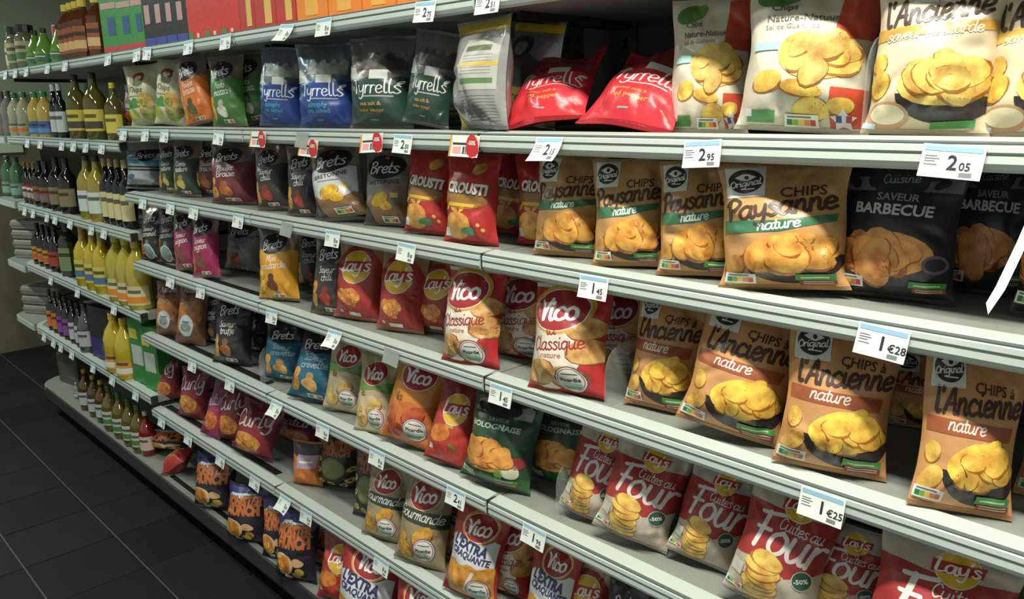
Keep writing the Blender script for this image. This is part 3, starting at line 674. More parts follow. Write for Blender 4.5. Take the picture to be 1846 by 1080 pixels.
# ------------------------------------------------------------------ room shell
FY = 1.09                       # front line of the shelf edges
BACK = 1.56
Z = dict(S1=1.817, S2=1.5515, S3=1.310, S4=1.044, S5=0.756, S6=0.4435, S7=0.145)
ZL = dict(S2=1.496, S3=1.153, S4=0.835, S5=0.490)
grout = mat((80, 84, 78), 'matte'); tilem = [mat((22, 25, 24), 'tile'), mat((26, 29, 28), 'tile'), mat((19, 22, 21), 'tile')]
TS = 0.3165
fl = MB().box(-7.1, 2.4, -1.6, 3.2, -.05, -.004, grout).build('floor'); tag(fl, kind='structure')
tme = []
for m in tilem:
    b = MB(); g = .003
    b.bevbox(g, TS - g, g, TS - g, -.004, 0, m, .0015); tme.append(b.mesh('tile'))
rr = random.Random(4); nt_ = 0
for i in range(-24, 7):
    for j in range(-5, 8):
        x = -3.128 + i * TS * 1.0 + 12 * 0 ; x = -3.128 + (i + 8) * TS; y = .872 + j * TS
        if x > 1.9 or x < -6.99: continue
        o = new_obj('floor_tile', tme[rr.randrange(3)], fl, (x, y, 0)); nt_ += 1
wallm = mat((150, 157, 134), 'wall')
w = MB().box(-7.1, -7.0, -1.6, 3.2, 0, 3.0, wallm)
wo = w.build('wall_left'); tag(wo, kind='structure')
MB().box(-7.0, -6.975, -1.6, 3.2, 1.62, 1.645, mat((70, 74, 62), 'wall')).build('dado_rail', wo)
MB().box(-7.0, -6.988, -1.6, 3.2, 0.0, 1.62, mat((112, 110, 90), 'wall')).build('lower_panel', wo)
cw = MB().box(-7.1, 2.4, 3.2, 3.3, 0, 3.0, wallm).build('wall_back'); tag(cw, kind='structure')
ce = MB().box(-7.1, 2.4, -1.6, 3.3, 3.0, 3.05, mat((120, 122, 112), 'wall')).build('ceiling'); tag(ce, kind='structure')
for nm, x, y, lb in (('ceiling_luminaire', -.15, .32, 'nearest'), ('ceiling_luminaire', -2.75, .05, 'middle'), ('ceiling_luminaire', -5.6, .05, 'farthest')):
    o = MB().box(-.68, .68, -.10, .10, .02, .07, mat((200, 200, 196), 'plastic')).build(nm, None, (x, y, 2.90 if y > .2 else 2.75))
    tag(o, lb + ' white ceiling tube fitting above the aisle', 'ceiling light', 'ceiling fittings')
    MB().box(-.02, .02, -.02, .02, .07, .10 if y > .2 else .25, mat((200, 200, 196), 'plastic')).build('hanger', o)
colm = mat((112, 106, 84), 'wall')
co = MB().box(-6.7, -6.3, 1.18, 1.62, 0, 1.74, colm).build('trim_1'); tag(co, kind='structure')
po = MB().bevbox(0, .012, 0, .30, 0, .34, mat((196, 204, 180), 'paper'), .003).build('wall_poster', None, (-6.298, 1.22, 1.36)); tag(po, 'white poster with a green header on the far column', 'poster')
MB().box(.0122, .0135, .01, .29, .27, .33, mat((120, 160, 60), 'paper')).build('header_band', po)
MB().box(.0122, .0135, .03, .2, .1, .12, mat((150, 110, 100), 'paper')).build('text_line', po)

# ------------------------------------------------------------------ shelving
steel = mat((146, 150, 140), 'metal'); groove_shade = mat((86, 98, 90), 'matte'); railm = mat((190, 200, 190), 'plastic'); darkst = mat((40, 41, 40), 'metal'); kickm = mat((54, 52, 50), 'metal'); backm = mat((74, 68, 63), 'metal'); blackm = mat((12, 12, 12), 'matte')
RAIL = [(.040, .003), (.036, .0065), (.0075, .0030), (.0050, .0022), (.0058, -.0012), (.0010, -.0014), (-.0012, -.0034), (-.0018, -.0106), (.0028, -.0112), (.0030, -.0132), (-.0006, -.0136), (-.0012, -.0240), (.0025, -.0310), (.0090, -.0350), (.0130, -.0335), (.0130, -.004), (.040, -.002)]
ORD = ['first', 'second', 'third', 'fourth', 'fifth', 'sixth', 'seventh', 'eighth', 'ninth', 'tenth', 'eleventh', 'twelfth', 'thirteenth', 'fourteenth', 'fifteenth', 'sixteenth']
ROWW = dict(S1='top', S2='second', S3='third', S4='fourth', S5='fifth', S6='sixth', S7='bottom')
def shelf(x0, x1, z, label, slot=False, round_left=False, under=True):
    e = empty('gondola_shelf', ((x0 + x1) / 2, BACK, z)); tag(e, label, 'shelf', 'shelves of the long rack')
    ox, oy, oz = (x0 + x1) / 2, BACK, z
    b = MB(); g = .003
    if round_left:
        R = .16; P = [(x1 - g - ox, FY + .03 - oy), (x1 - g - ox, -.005), (x0 - ox, -.005)]
        P += [(x0 + R - R * math.cos(a) - ox, FY + .03 + R - R * math.sin(a) - oy) for a in [math.pi / 2 * k / 6 for k in range(7)]]
        P = P[::-1]
        b.prism(P[::-1], -.028, .001, steel)
        xr0 = x0 + R
        rim = MB()
        for k in range(6):
            a0, a1 = math.pi / 2 * k / 6, math.pi / 2 * (k + 1) / 6
            q = []
            for a in (a0, a1):
                for rr_ in (R, R + .03):
                    q.append((x0 + R - rr_ * math.cos(a) - ox, FY + .03 + R - rr_ * math.sin(a) - oy))
            rim.prism([q[0], q[1], q[3], q[2]], -.034, .004, railm)
        rim.build('end_rim', e)
    else:
        b.box(x0 + g - ox, x1 - g - ox, FY + .03 - oy, -.005, -.028, .001, steel); xr0 = x0 + .004
    b.build('board', e)
    r = MB(); r.extrude_x([(FY + p[0] - oy, p[1]) for p in RAIL], xr0 - ox, x1 - .006 - ox, railm); r.build('price_rail', e)
    for pr in ([(.0052, .0024), (.0000, .0004), (.0001, -.0014), (.006, -.0012)], [(.003, -.0108), (-.0019, -.0108), (-.0016, -.0132), (.003, -.0132)]):
        MB().extrude_x([(FY + p[0] - oy, p[1]) for p in pr], xr0 + .001 - ox, x1 - .007 - ox, groove_shade).build('rail_groove_shade', e)  # dark strips fill the rail grooves; groove shade put into their colour
    if slot:
        s = MB(); s.box(x0 + .02 - ox, x1 - .08 - ox, FY + .047 - oy, FY + .072 - oy, .001, .0025, blackm); s.build('slot_strip', e)
    MB().box(x1 - .0055 - ox, x1 + .0035 - ox, FY + .003 - oy, FY + .029 - oy, -.03, .002, darkst).build('joint_gap_dark', e)  # dark block added so the open rail joint reads as a shaded gap
    for xx in (x0 + .012, x1 - .022): MB().box(xx - ox, xx + .01 - ox, FY + .1 - oy, -.018, -.045, -.028, darkst).build('bracket', e)
    return e
BAYS = [(-3.2065, -2.2045, 'bay next to the bottles'), (-2.2045, -1.2055, 'middle bay'), (-1.2055, -.1800, 'nearest bay'), (-.1800, .80, 'right end bay')]
for bi, (x0, x1, bn) in enumerate(BAYS):
    for s in ('S1', 'S2', 'S3', 'S4', 'S5', 'S6'):
        shelf(x0, x1, Z[s], '%s shelf from the top in the %s' % ({'S1': 'highest'}.get(s, ROWW[s]), bn), slot=(bi == 0 and s in ('S4', 'S5', 'S6')))
for s in ('S2', 'S3', 'S4', 'S5'):
    shelf(-4.92, -3.2065, ZL[s], '%s shelf from the top in the far bottle bay' % ROWW[s], round_left=True)
shelf(-4.92, -3.2065, Z['S1'], 'highest shelf in the far bottle bay')
for bi, (x0, x1, bn) in enumerate([(-4.99, -3.2065, 'far bottle bay')] + BAYS):
    e = empty('base_deck', ((x0 + x1) / 2, BACK, 0)); tag(e, 'low base deck and kick plate of the %s' % bn, 'shelf base', 'base decks of the rack')
    ox, oy = (x0 + x1) / 2, BACK
    if bi == 0:
        R = .18; P = [(x1 - .003 - ox, FY + .004 - oy), (x1 - .003 - ox, -.005), (x0 - ox, -.005)] + [(x0 + R - R * math.cos(a) - ox, FY + .004 + R - R * math.sin(a) - oy) for a in [math.pi / 2 * k / 6 for k in range(7)]]
        MB().prism(P, .118, .145, steel).build('deck', e)
    else: MB().box(x0 + .003 - ox, x1 - .003 - ox, FY + .004 - oy, -.005, .118, .145, steel).build('deck', e)
    xs = x0 + (.2 if bi == 0 else .003)
    MB().extrude_x([(FY + .006 - oy, .148), (FY - .002 - oy, .146), (FY - .008 - oy, .10), (FY - .004 - oy, .088), (FY + .01 - oy, .09), (FY + .01 - oy, .14)], xs - ox, x1 - .003 - ox, kickm).build('kick_plate', e)
    MB().box(x0 + .03 - ox, x1 - ox, FY + .07 - oy, FY + .09 - oy, .001, .12, blackm).build('plinth', e)
    if bi == 1: MB().box(x0 + .02 - ox, x1 - .1 - ox, FY + .03 - oy, FY + .05 - oy, .145, .1465, blackm).build('slot_strip', e)
    p = MB().bevbox(x0 + .032 - ox, x1 - .032 - ox, .0, .015, .15, 2.02, backm, .003).build('back_panel', None, (ox, oy, 0)); tag(p, 'grey metal back panel of the %s' % bn, 'back panel', 'back sheets of the rack')
for bi, x in enumerate([-4.98, -3.2065, -2.2045, -1.2055, -.1800, .80]):
    e = MB().box(-.03, .03, -.004, .05, .147, 2.05, mat((52, 50, 48), 'metal')).build('upright_post', None, (x, BACK, 0))
    tag(e, '%s slotted dark upright post from the left at the back of the rack' % ORD[bi], 'post', 'uprights of the rack')
    b = MB()
    for k in range(30): b.box(-.006, .006, -.0055, -.0035, .3 + k * .055, .325 + k * .055, blackm)
    tag(b.build('slot_row', e), kind='stuff')

for zz, wd in ((1.496, 'second'), (1.153, 'third'), (.80, 'fourth'), (.47, 'fifth')):
    P = [(.0, .02), (.0, .47)] + [(-.42 + .1 - .1 * math.sin(a), .47 - .1 + .1 * math.cos(a)) for a in [math.pi / 2 * k / 5 for k in range(6)]] + [(-.42 + .1 - .1 * math.cos(a), .02 + .1 - .1 * math.sin(a)) for a in [math.pi / 2 * k / 5 for k in range(6)]]
    o = MB().prism(P[::-1], -.03, 0, steel).build('end_cap_shelf', None, (-4.955, 1.10, zz)); tag(o, 'rounded %s shelf sticking out of the far end of the rack' % wd, 'shelf', 'end shelves of the rack')
    MB().prism([(p[0] * 1.02 - .002, .23 + (p[1] - .23) * 1.03) for p in P[::-1]], -.036, -.006, railm).build('end_rim', o)

# ------------------------------------------------------------------ price tags, dividers
paper = mat((226, 232, 222), 'paper'); bluep = mat((150, 190, 214), 'paper'); greyp = mat((120, 122, 120), 'paper'); inkp = mat((40, 42, 42), 'paper'); redp = mat((206, 44, 44), 'paper'); orgp = mat((236, 150, 40), 'paper'); pinkp = mat((230, 160, 150), 'paper')
clearp = mat((176, 182, 172), 'clearfilm')
def card_pts(w, h, curl, n=6, side=0):
    V = []
    for k in range(n + 1):
        t = k / n; z = -h * t; y = -.0035 - curl * t * t - .10 * h * t
        for i in range(5):
            s = i / 4 - .5; V.append((s * w + side * t * .02, y - .25 * curl * (2 * s) ** 2 * t, z))
    return V
def tag_card(x, z, w, h, label, kind='plain', price=None, curl=.004, tilt=0, group=None):
    e = empty('price_tag', (x, FY, z - .0045), (0, math.radians(tilt), 0)); tag(e, label, 'price tag', group)
    n = 6; V = np.array(card_pts(w, h, curl, n)); F = grid_faces(n, 4, 0, True)
    m = clearp if kind == 'clear' else paper
    Vb = V + np.array([0, .0006, 0])
    new_obj('card', np_mesh('card', np.concatenate([V, Vb]), np.concatenate([F, grid_faces(n, 4, len(V))]), [m]), e)
    if kind == 'clear': return e
    G = V.reshape(n + 1, 5, 3)
    def patch(nm, rects):
        VV = []; FF = []; MM = []; mats = []
        for x0, y0, x1, y1, mm in rects:
            nn = 4; U, W = np.meshgrid(np.linspace(x0, x1, 3), np.linspace(y0, y1, nn + 1)); q = bilin(G, U.ravel(), W.ravel()); q[:, 1] -= .0005
            if mm not in mats: mats.append(mm)
            f = grid_faces(nn, 2, sum(len(a) for a in VV), True); FF.append(f); VV.append(q); MM += [mats.index(mm)] * len(f)
        new_obj(nm, np_mesh(nm, np.concatenate(VV), np.concatenate(FF), mats, MM), e)
    if kind == 'promo':
        patch('print', [(.0, 0, .06, 1, orgp), (.10, .34, .70, .44, inkp), (.12, .52, .4, .85, pinkp), (.46, .52, .52, .86, inkp), (.54, .5, .60, .86, greyp), (.62, .52, .68, .86, inkp)])
        P = []; nn = 16
        b = MB(); ex = w * .33; pts = [(ex + w * .2 * math.cos(2 * math.pi * k / nn), -.012 , -h * .5 + h * .56 * math.sin(2 * math.pi * k / nn)) for k in range(nn)]
        pts2 = [(p[0], -.0105, p[2]) for p in pts]
        b.add(pts + pts2, [tuple(range(nn - 1, -1, -1)), tuple(range(nn, 2 * nn))] + [(i, (i + 1) % nn, nn + (i + 1) % nn, nn + i) for i in range(nn)], redp)
        ov = b.build('discount_oval', e)
        T = type_tris('-50%', .04); k = w * .26 / (T[:, :, 0].max() - T[:, :, 0].min()); Tz = T.reshape(-1, 2) * k
        q = np.column_stack([Tz[:, 0] + ex, np.full(len(Tz), -.0126), Tz[:, 1] - h * .42])
        new_obj('lettering', np_mesh('lettering', q, np.arange(len(q)).reshape(-1, 3), [paper]), ov)
    else:
        rs = [(.04, .05, .96, .2, bluep), (.06, .34, .26, .37, greyp), (.06, .42, .3, .45, greyp), (.06, .5, .24, .53, greyp), (.06, .6, .28, .63, greyp), (.66, .8, .86, .93, greyp)]
        if not price: rs.append((.62, .45, .72, .72, greyp)); rs.append((.76, .55, .88, .72, greyp))
        patch('print', rs)
        if price:
            L = []
            big, small = price
            T = type_tris(big, .02); L.append(T * (h * .62) + np.array([.02 * w, -.74 * h]))
            if small: T = type_tris(small, .02); L.append(T * (h * .34) + np.array([.02 * w + (.16 + .105 * len(small)) * h, -.74 * h]))
            T = np.concatenate(L).reshape(-1, 2); q = bilin(G, T[:, 0] / w + .5, -T[:, 1] / h); q[:, 1] -= .0006
            new_obj('price', np_mesh('price', q, np.arange(len(q)).reshape(-1, 3), [inkp]), e)
    return e
def divider(x, y0, y1, z, h, label):
    P = [(y0, 0), (y1, 0), (y1, h), (y0 + .05, h)] + [(y0 + .05 - .05 * math.sin(a), h - .05 + .05 * math.cos(a)) for a in [math.pi / 2 * k / 5 for k in range(1, 6)]]
    o = MB().extrude_x([(p[0] - y0, p[1]) for p in P], -.0012, .0012, mat((205, 214, 205), 'acrylic')).build('shelf_divider', None, (x, y0, z + .001))
    MB().box(-.010, .010, 0, y1 - y0, .0, .0018, mat((205, 214, 205), 'acrylic')).build('foot', o)
    tag(o, label, 'divider', 'clear dividers'); return o

# ------------------------------------------------------------------ bottles, jars, cartons
def vary(c, k): return tuple(max(0, min(255, int(v * k))) for v in c)
def bottle_kit(kind, h, body, cap, lab, lab2=None):
    """builds meshes once; returns list of (part name, mesh)"""
    out = []
    if kind == 'oil':      prof = [(.37, 0), (.42, .02), (.425, .5), (.41, .60), (.30, .70), (.16, .78), (.13, .90), (.14, .91)]; r = .09; cp = (.13, .90, 1.0)
    elif kind == 'slim':   prof = [(.24, 0), (.27, .02), (.27, .58), (.22, .66), (.10, .74), (.095, .90)]; r = .085; cp = (.11, .88, 1.0)
    elif kind == 'round':  prof = [(.42, 0), (.47, .03), (.47, .2), (.43, .3), (.47, .4), (.47, .58), (.36, .72), (.16, .84), (.15, .9)]; r = .085; cp = (.17, .89, 1.0)
    elif kind == 'pear':   prof = [(.62, 0), (.68, .03), (.69, .3), (.56, .5), (.36, .68), (.2, .84), (.18, .9)]; r = .085; cp = (.2, .88, 1.0)
    elif kind == 'jar':    prof = [(.55, 0), (.60, .04), (.60, .70), (.5, .80), (.42, .84)]; r = .085; cp = (.46, .83, 1.0)
    elif kind == 'square': prof = [(.36, 0), (.40, .02), (.40, .66), (.3, .76), (.16, .84), (.15, .9)]; r = .085; cp = (.2, .88, 1.0)
    else: raise KeyError(kind)
    seg = 4 if kind == 'square' else 14
    b = MB()
    if kind == 'square':
        vs = []; fs = []; k = 12
        for q, zz in prof:
            R = q * h * .40
            for i in range(k):
                a = 2 * math.pi * i / k; c, s = math.cos(a), math.sin(a); p = 4.5 if zz < .7 else 2
                d = (abs(c) ** p + abs(s) ** p) ** (-1 / p); vs.append((R * d * c, R * d * s, zz * h))
        for i in range(len(prof) - 1):
            for j in range(k): fs.append((i * k + j, i * k + (j + 1) % k, (i + 1) * k + (j + 1) % k, (i + 1) * k + j))
        fs.append(tuple(range(k - 1, -1, -1))); fs.append(tuple((len(prof) - 1) * k + j for j in range(k)))
        b.add(vs, fs, mat(body, 'glass'))
    else: b.lathe([(q * h * .40, zz * h) for q, zz in prof], mat(body, 'glass'), seg)
    out.append(('bottle_body', b.mesh('bottle_body', kind != 'square')))
    c = MB(); R = cp[0] * h * .40; c.lathe([(R, cp[1] * h), (R * 1.02, (cp[1] + .01) * h), (R * 1.02, (cp[2] - .012) * h), (R * .9, cp[2] * h)], mat(cap, 'plastic'), 12); out.append(('cap', c.mesh('cap', False)))
    if lab:
        z0, z1 = {'oil': (.14, .46), 'slim': (.12, .5), 'round': (.08, .36), 'pear': (.1, .3), 'jar': (.16, .62), 'square': (.12, .55)}[kind]
        def rad(t):
            for (q0, a0), (q1, a1) in zip(prof, prof[1:]):
                if a0 <= t <= a1: return q0 + (q1 - q0) * (t - a0) / max(1e-6, a1 - a0)
            return prof[-1][0]
        def band(nm, za, zb, col, arc=1.25, off=.0012):
            vs = []; nz = 6; na = 10
            for i in range(nz + 1):
                zz = za + (zb - za) * i / nz; R0 = rad(zz) * h * .40
                for j in range(na + 1):
                    a = -math.pi / 2 - arc + 2 * arc * j / na
                    if kind == 'square': a = -math.pi / 2 - .66 + 1.32 * j / na
                    c_, s_ = math.cos(a), math.sin(a); d = 1
                    if kind == 'square': d = (abs(c_) ** 4.5 + abs(s_) ** 4.5) ** (-1 / 4.5)
                    vs.append(((R0 * d + off) * c_, (R0 * d + off) * s_, zz * h))
            return (nm, np_mesh(nm, vs, grid_faces(nz, na), [mat(col, 'paper')]))
        out.append(band('label_sheet', z0, z1, lab))
        if lab2: out.append(band('label_stripe', z0 + (z1 - z0) * .12, z0 + (z1 - z0) * .45, lab2, 1.05, .0022))
        out.append(band('label_text', z0 + (z1 - z0) * .62, z0 + (z1 - z0) * .78, vary(lab, .45) if sum(lab) > 240 else (210, 205, 190), .6, .0022))
    return out
KITS = {}
def bottle(name, spec, x, y, z, h, label, group, cat='bottle', yaw=35):
    kind, body, cap, lab, lab2 = spec
    key = (kind, round(h, 3), body, cap, lab, lab2)
    if key not in KITS: KITS[key] = bottle_kit(kind, h, body, cap, lab, lab2)
    kit = KITS[key]
    o = new_obj(name, kit[0][1], None, (x, y, z + .0012), (0, 0, math.radians(yaw)))
    tag(o, label, cat, group)
    for nm, me in kit[1:]: new_obj(nm, me, o)
    return o
def carton(name, x, y, z, w, d, h, col, bands, label, group, yaw=8, cat='carton', kind='film', marks=None):
    b = MB().bevbox(-w / 2, w / 2, -d / 2, d / 2, 0, h, mat(col, kind), .004)
    o = b.build(name, None, (x, y, z + .0012), (0, 0, math.radians(yaw))); tag(o, label, cat, group)
    for nm, x0, z0, x1, z1, c in bands:
        MB().box(-w / 2 + x0 * w, -w / 2 + x1 * w, -d / 2 - .0012, -d / 2 + .001, z0 * h, z1 * h, mat(c, 'film')).build(nm, o)
    return o

def tray(x, y, z, label):
    b = MB(); P = []
    for cx, cy, a0 in ((.11, .07, 0), (-.11, .07, 90), (-.11, -.07, 180), (.11, -.07, 270)):
        for k in range(4):
            a = math.radians(a0 + 30 * k); P.append((cx + .03 * math.cos(a), cy + .03 * math.sin(a)))
    b.prism(P, 0, .05, mat((136, 134, 122), 'paper'), .008)
    o = b.build('egg_tray', None, (x, y, z + .001), (0, 0, .5)); tag(o, label, 'tray', 'grey trays at the shelf ends')
    MB().prism([(p[0] * 1.03, p[1] * 1.04) for p in P], .022, .03, mat((120, 118, 108), 'paper')).build('rim', o)
    for i in range(3):
        for j in range(2): MB().lathe([(.034, .05), (.022, .054), (.012, .055)], mat((142, 140, 128), 'paper'), 8, -.08 + .08 * i, -.04 + .08 * j).build('cup', o)

# ------------------------------------------------------------------ stock on the shelves (metres)
pouch('crisp_bag','tomato',-3.3835,1.2229,1.5530,0.1033,0.1493,28,6,3,'white bag with orange tomato picture, second shelf','bags on the second shelf',fine=0)
pouch('crisp_bag','cream',-3.1378,1.1855,1.5530,0.1605,0.2186,28,-4,4,'cream crisp bag with green splash, first of two from left on second shelf','bags on the second shelf',fine=0)
pouch('crisp_bag','cream',-2.8977,1.1709,1.5530,0.1396,0.2192,28,6,4,'cream crisp bag with green splash, second of two from left on second shelf','bags on the second shelf',fine=0)
pouch('crisp_bag','borange',-2.6423,1.1675,1.5530,0.1243,0.2214,28,-10,4,'orange crisp bag with silver top, second shelf','bags on the second shelf',fine=0)
pouch('crisp_bag','bgreen',-2.4626,1.1789,1.5530,0.1304,0.2182,28,-2,4,'green crisp bag with black logo blob, first of two from left on second shelf','bags on the second shelf',fine=0)
pouch('crisp_bag','bgreen',-2.4452,1.2656,1.5530,0.1480,0.2202,26,-8,4,'green crisp bag with black logo blob, second of two from left on second shelf','bags on the second shelf',fine=1)
pouch('crisp_bag','tblue',-2.1298,1.1706,1.5530,0.1480,0.2183,26,3,4,'blue crisp bag with silver top and white lettering, first of two on second shelf','bags on the second shelf',fine=1)
pouch('crisp_bag','tblue',-1.8940,1.1760,1.5530,0.1740,0.2180,26,0,4,'blue crisp bag with silver top and white lettering, second of two on second shelf','bags on the second shelf',fine=1)
pouch('crisp_bag','tgreen',-1.6458,1.1728,1.5530,0.1857,0.2183,22,0,5,'bottle green crisp bag with silver top, first of three from left on second shelf','bags on the second shelf',fine=2)
pouch('crisp_bag','tgreen',-1.4725,1.1702,1.5530,0.1249,0.2083,20,10,5,'bottle green crisp bag with silver top, second of three from left on second shelf','bags on the second shelf',fine=1)
pouch('crisp_bag','tgreen',-1.5206,1.3199,1.5530,0.1231,0.1733,20,0,4,'bottle green crisp bag with silver top, third of three from left on second shelf','bags on the second shelf',fine=1)
pouch('crisp_bag','tback',-1.2325,1.1318,1.5530,0.1855,0.2179,-12,-2,3,'silver bag turned to show its back panel, second shelf','bags on the second shelf',fine=1)
pouch('crisp_bag','tyellow',-1.2626,1.2914,1.5530,0.1739,0.2190,-6,6,3,'tall grey and yellow crisp bag with dark figure, second shelf','bags on the second shelf',fine=1)
pouch('crisp_bag','tdark',-1.2861,1.4455,1.5530,0.1083,0.2208,30,-6,8,'dark grey bag in shadow at the back, second shelf','bags on the second shelf',fine=1)
pouch('crisp_bag','tred',-1.0922,1.1499,1.5530,0.1917,0.2000,16,-8,50,'red crisp bag lying on its back, first of two on second shelf','bags on the second shelf',fine=2, t=0.038)
pouch('crisp_bag','tred',-0.8878,1.1366,1.5530,0.2018,0.2100,4,5,52,'red crisp bag lying on its back, second of two on second shelf','bags on the second shelf',fine=2, t=0.040)
pouch('crisp_bag','bio',-0.7584,1.2043,1.5530,0.1373,0.2180,22,0,4,'beige crisp bag with red corners, first of two from left on second shelf','bags on the second shelf',fine=2)
pouch('crisp_bag','bio',-0.5753,1.1654,1.5530,0.1956,0.2177,16,3,5,'beige crisp bag with red corners, second of two from left on second shelf','bags on the second shelf',fine=2)
pouch('crisp_bag','moutarde',-0.3957,1.1529,1.5530,0.1571,0.2056,10,2,4,'cream crisp bag with mustard yellow band, first of two from left on second shelf','bags on the second shelf',fine=2)
pouch('crisp_bag','moutarde',-0.2663,1.1820,1.5530,0.1462,0.1967,10,0,4,'cream crisp bag with mustard yellow band, second of two from left on second shelf','bags on the second shelf',fine=2)
pouch('crisp_bag','stripe',-3.2627,1.1905,1.3115,0.1540,0.1580,44,2,5,'white bag with teal and navy stripes, third shelf','bags on the third shelf',fine=1, top=0.50)
pouch('crisp_bag','bdkgreen',-3.0292,1.1934,1.3115,0.1055,0.1840,28,2,7,'dark green crisp bag with yellow chips, first of two from left on third shelf','bags on the third shelf',fine=0)
pouch('crisp_bag','bdkgreen',-2.8425,1.1765,1.3115,0.1197,0.1951,28,2,7,'dark green crisp bag with yellow chips, second of two from left on third shelf','bags on the third shelf',fine=0)
pouch('crisp_bag','bmaroon',-2.7855,1.2417,1.3115,0.1433,0.1908,28,3,7,'maroon crisp bag with black logo blob, first of two from left on third shelf','bags on the third shelf',fine=0)
pouch('crisp_bag','bmaroon',-2.4852,1.1785,1.3115,0.1740,0.1954,28,0,8,'maroon crisp bag with black logo blob, second of two from left on third shelf','bags on the third shelf',fine=1)
pouch('crisp_bag','bchili',-2.2158,1.1758,1.3115,0.1249,0.1942,26,-4,7,'charcoal chilli crisp bag with black logo, first of two from left on third shelf','bags on the third shelf',fine=0)
pouch('crisp_bag','bchili',-2.0235,1.1640,1.3115,0.1159,0.1950,26,0,7,'charcoal chilli crisp bag with black logo, second of two from left on third shelf','bags on the third shelf',fine=0)
pouch('crisp_bag','bretwhite',-1.8325,1.1640,1.3115,0.1643,0.1904,26,-9,8,'white fronted crisp bag with black logo, third shelf','bags on the third shelf',fine=1)
pouch('crisp_bag','bretgrey',-1.6838,1.2054,1.3115,0.1440,0.1899,22,0,7,'taupe crisp bag with black logo, third shelf','bags on the third shelf',fine=1)
pouch('crisp_bag','rousti',-1.4866,1.1783,1.3115,0.1407,0.1951,16,2,7,'glossy red crisp bag with chunky white lettering, first of four from left on third shelf','bags on the third shelf',fine=1)
pouch('crisp_bag','rousti',-1.3052,1.1502,1.3115,0.1383,0.1950,18,0,7,'glossy red crisp bag with chunky white lettering, second of four from left on third shelf','bags on the third shelf',fine=1)
pouch('crisp_bag','rousti',-1.3178,1.3002,1.3115,0.1382,0.1829,18,3,7,'glossy red crisp bag with chunky white lettering, third of four from left on third shelf','bags on the third shelf',fine=1)
pouch('crisp_bag','rousti',-1.1673,1.2376,1.3115,0.1357,0.1952,16,-3,7,'glossy red crisp bag with chunky white lettering, fourth of four from left on third shelf','bags on the third shelf',fine=1)
pouch('crisp_bag','paysanne',-1.0493,1.1762,1.3115,0.1484,0.1959,22,1,9,'kraft brown crisp bag with green band, first of four from left on third shelf','bags on the third shelf',fine=2)
pouch('crisp_bag','paysanne',-0.8884,1.1670,1.3115,0.1408,0.1960,24,-2,9,'kraft brown crisp bag with green band, second of four from left on third shelf','bags on the third shelf',fine=2)
pouch('crisp_bag','paysanne',-0.7475,1.1756,1.3115,0.1449,0.1960,22,-2,9,'kraft brown crisp bag with green band, third of four from left on third shelf','bags on the third shelf',fine=2)
pouch('crisp_bag','paysanne',-0.5808,1.1573,1.3115,0.2005,0.1964,20,-4,9,'kraft brown crisp bag with green band, fourth of four from left on third shelf','bags on the third shelf',fine=2)
pouch('crisp_bag','bbq',-0.4442,1.2272,1.3115,0.1755,0.1950,12,0,7,'black barbecue crisp bag with orange chips, first of three from left on third shelf','bags on the third shelf',fine=2)
pouch('crisp_bag','bbq',-0.3570,1.3543,1.3115,0.1255,0.1950,14,0,7,'black barbecue crisp bag with orange chips, second of three from left on third shelf','bags on the third shelf',fine=2)
pouch('crisp_bag','bbq',-0.2216,1.2539,1.3115,0.1414,0.1950,12,0,7,'black barbecue crisp bag with orange chips, third of three from left on third shelf','bags on the third shelf',fine=2)
pouch('snack_bag','pizza',-3.1861,1.1622,1.0455,0.1228,0.2080,28,0,10,'dark brown snack bag with silver roundel, first of two from left on fourth shelf','bags on the fourth shelf',fine=0)
pouch('snack_bag','pizza',-3.0651,1.1802,1.0455,0.1136,0.2195,28,0,10,'dark brown snack bag with silver roundel, second of two from left on fourth shelf','bags on the fourth shelf',fine=0)
pouch('crisp_bag','bmagenta',-2.8357,1.1507,1.0455,0.1162,0.2201,28,-6,11,'magenta crisp bag with black logo, first of two from left on fourth shelf','bags on the fourth shelf',fine=0)
pouch('crisp_bag','bmagenta',-2.6626,1.1405,1.0455,0.1150,0.2226,28,-4,11,'magenta crisp bag with black logo, second of two from left on fourth shelf','bags on the fourth shelf',fine=0)
pouch('crisp_bag','bgrey',-2.6757,1.2761,1.0455,0.1506,0.1853,26,4,10,'grey crisp bag with dark top, fourth shelf','bags on the fourth shelf',fine=0)
pouch('crisp_bag','byellow',-2.1735,1.1452,1.0455,0.1461,0.2215,26,-2,10,'golden yellow crisp bag with black logo, fourth shelf','bags on the fourth shelf',fine=1)
pouch('crisp_bag','bchili',-2.2383,1.3039,1.0455,0.1396,0.1947,26,0,10,'charcoal chilli crisp bag with black logo, first of two from left on fourth shelf','bags on the fourth shelf',fine=0)
pouch('crisp_bag','bchili',-1.9024,1.1522,1.0455,0.1317,0.2222,26,2,11,'charcoal chilli crisp bag with black logo, second of two from left on fourth shelf','bags on the fourth shelf',fine=1)
pouch('crisp_bag','lays',-1.7977,1.1744,1.0455,0.1663,0.2213,22,2,11,'red crisp bag with round yellow logo, first of three from left on fourth shelf','bags on the fourth shelf',fine=1)
pouch('crisp_bag','lays',-1.6236,1.1803,1.0455,0.1433,0.2159,22,2,11,'red crisp bag with round yellow logo, second of three from left on fourth shelf','bags on the fourth shelf',fine=1)
pouch('crisp_bag','lays',-1.5397,1.2459,1.0455,0.1431,0.1925,18,0,10,'red crisp bag with round yellow logo, third of three from left on fourth shelf','bags on the fourth shelf',fine=1)
pouch('crisp_bag','vicored',-1.2907,1.1251,1.0455,0.1549,0.2229,16,0,12,'red and cream crisp bag with oval red logo, first of four on fourth shelf','bags on the fourth shelf',fine=1)
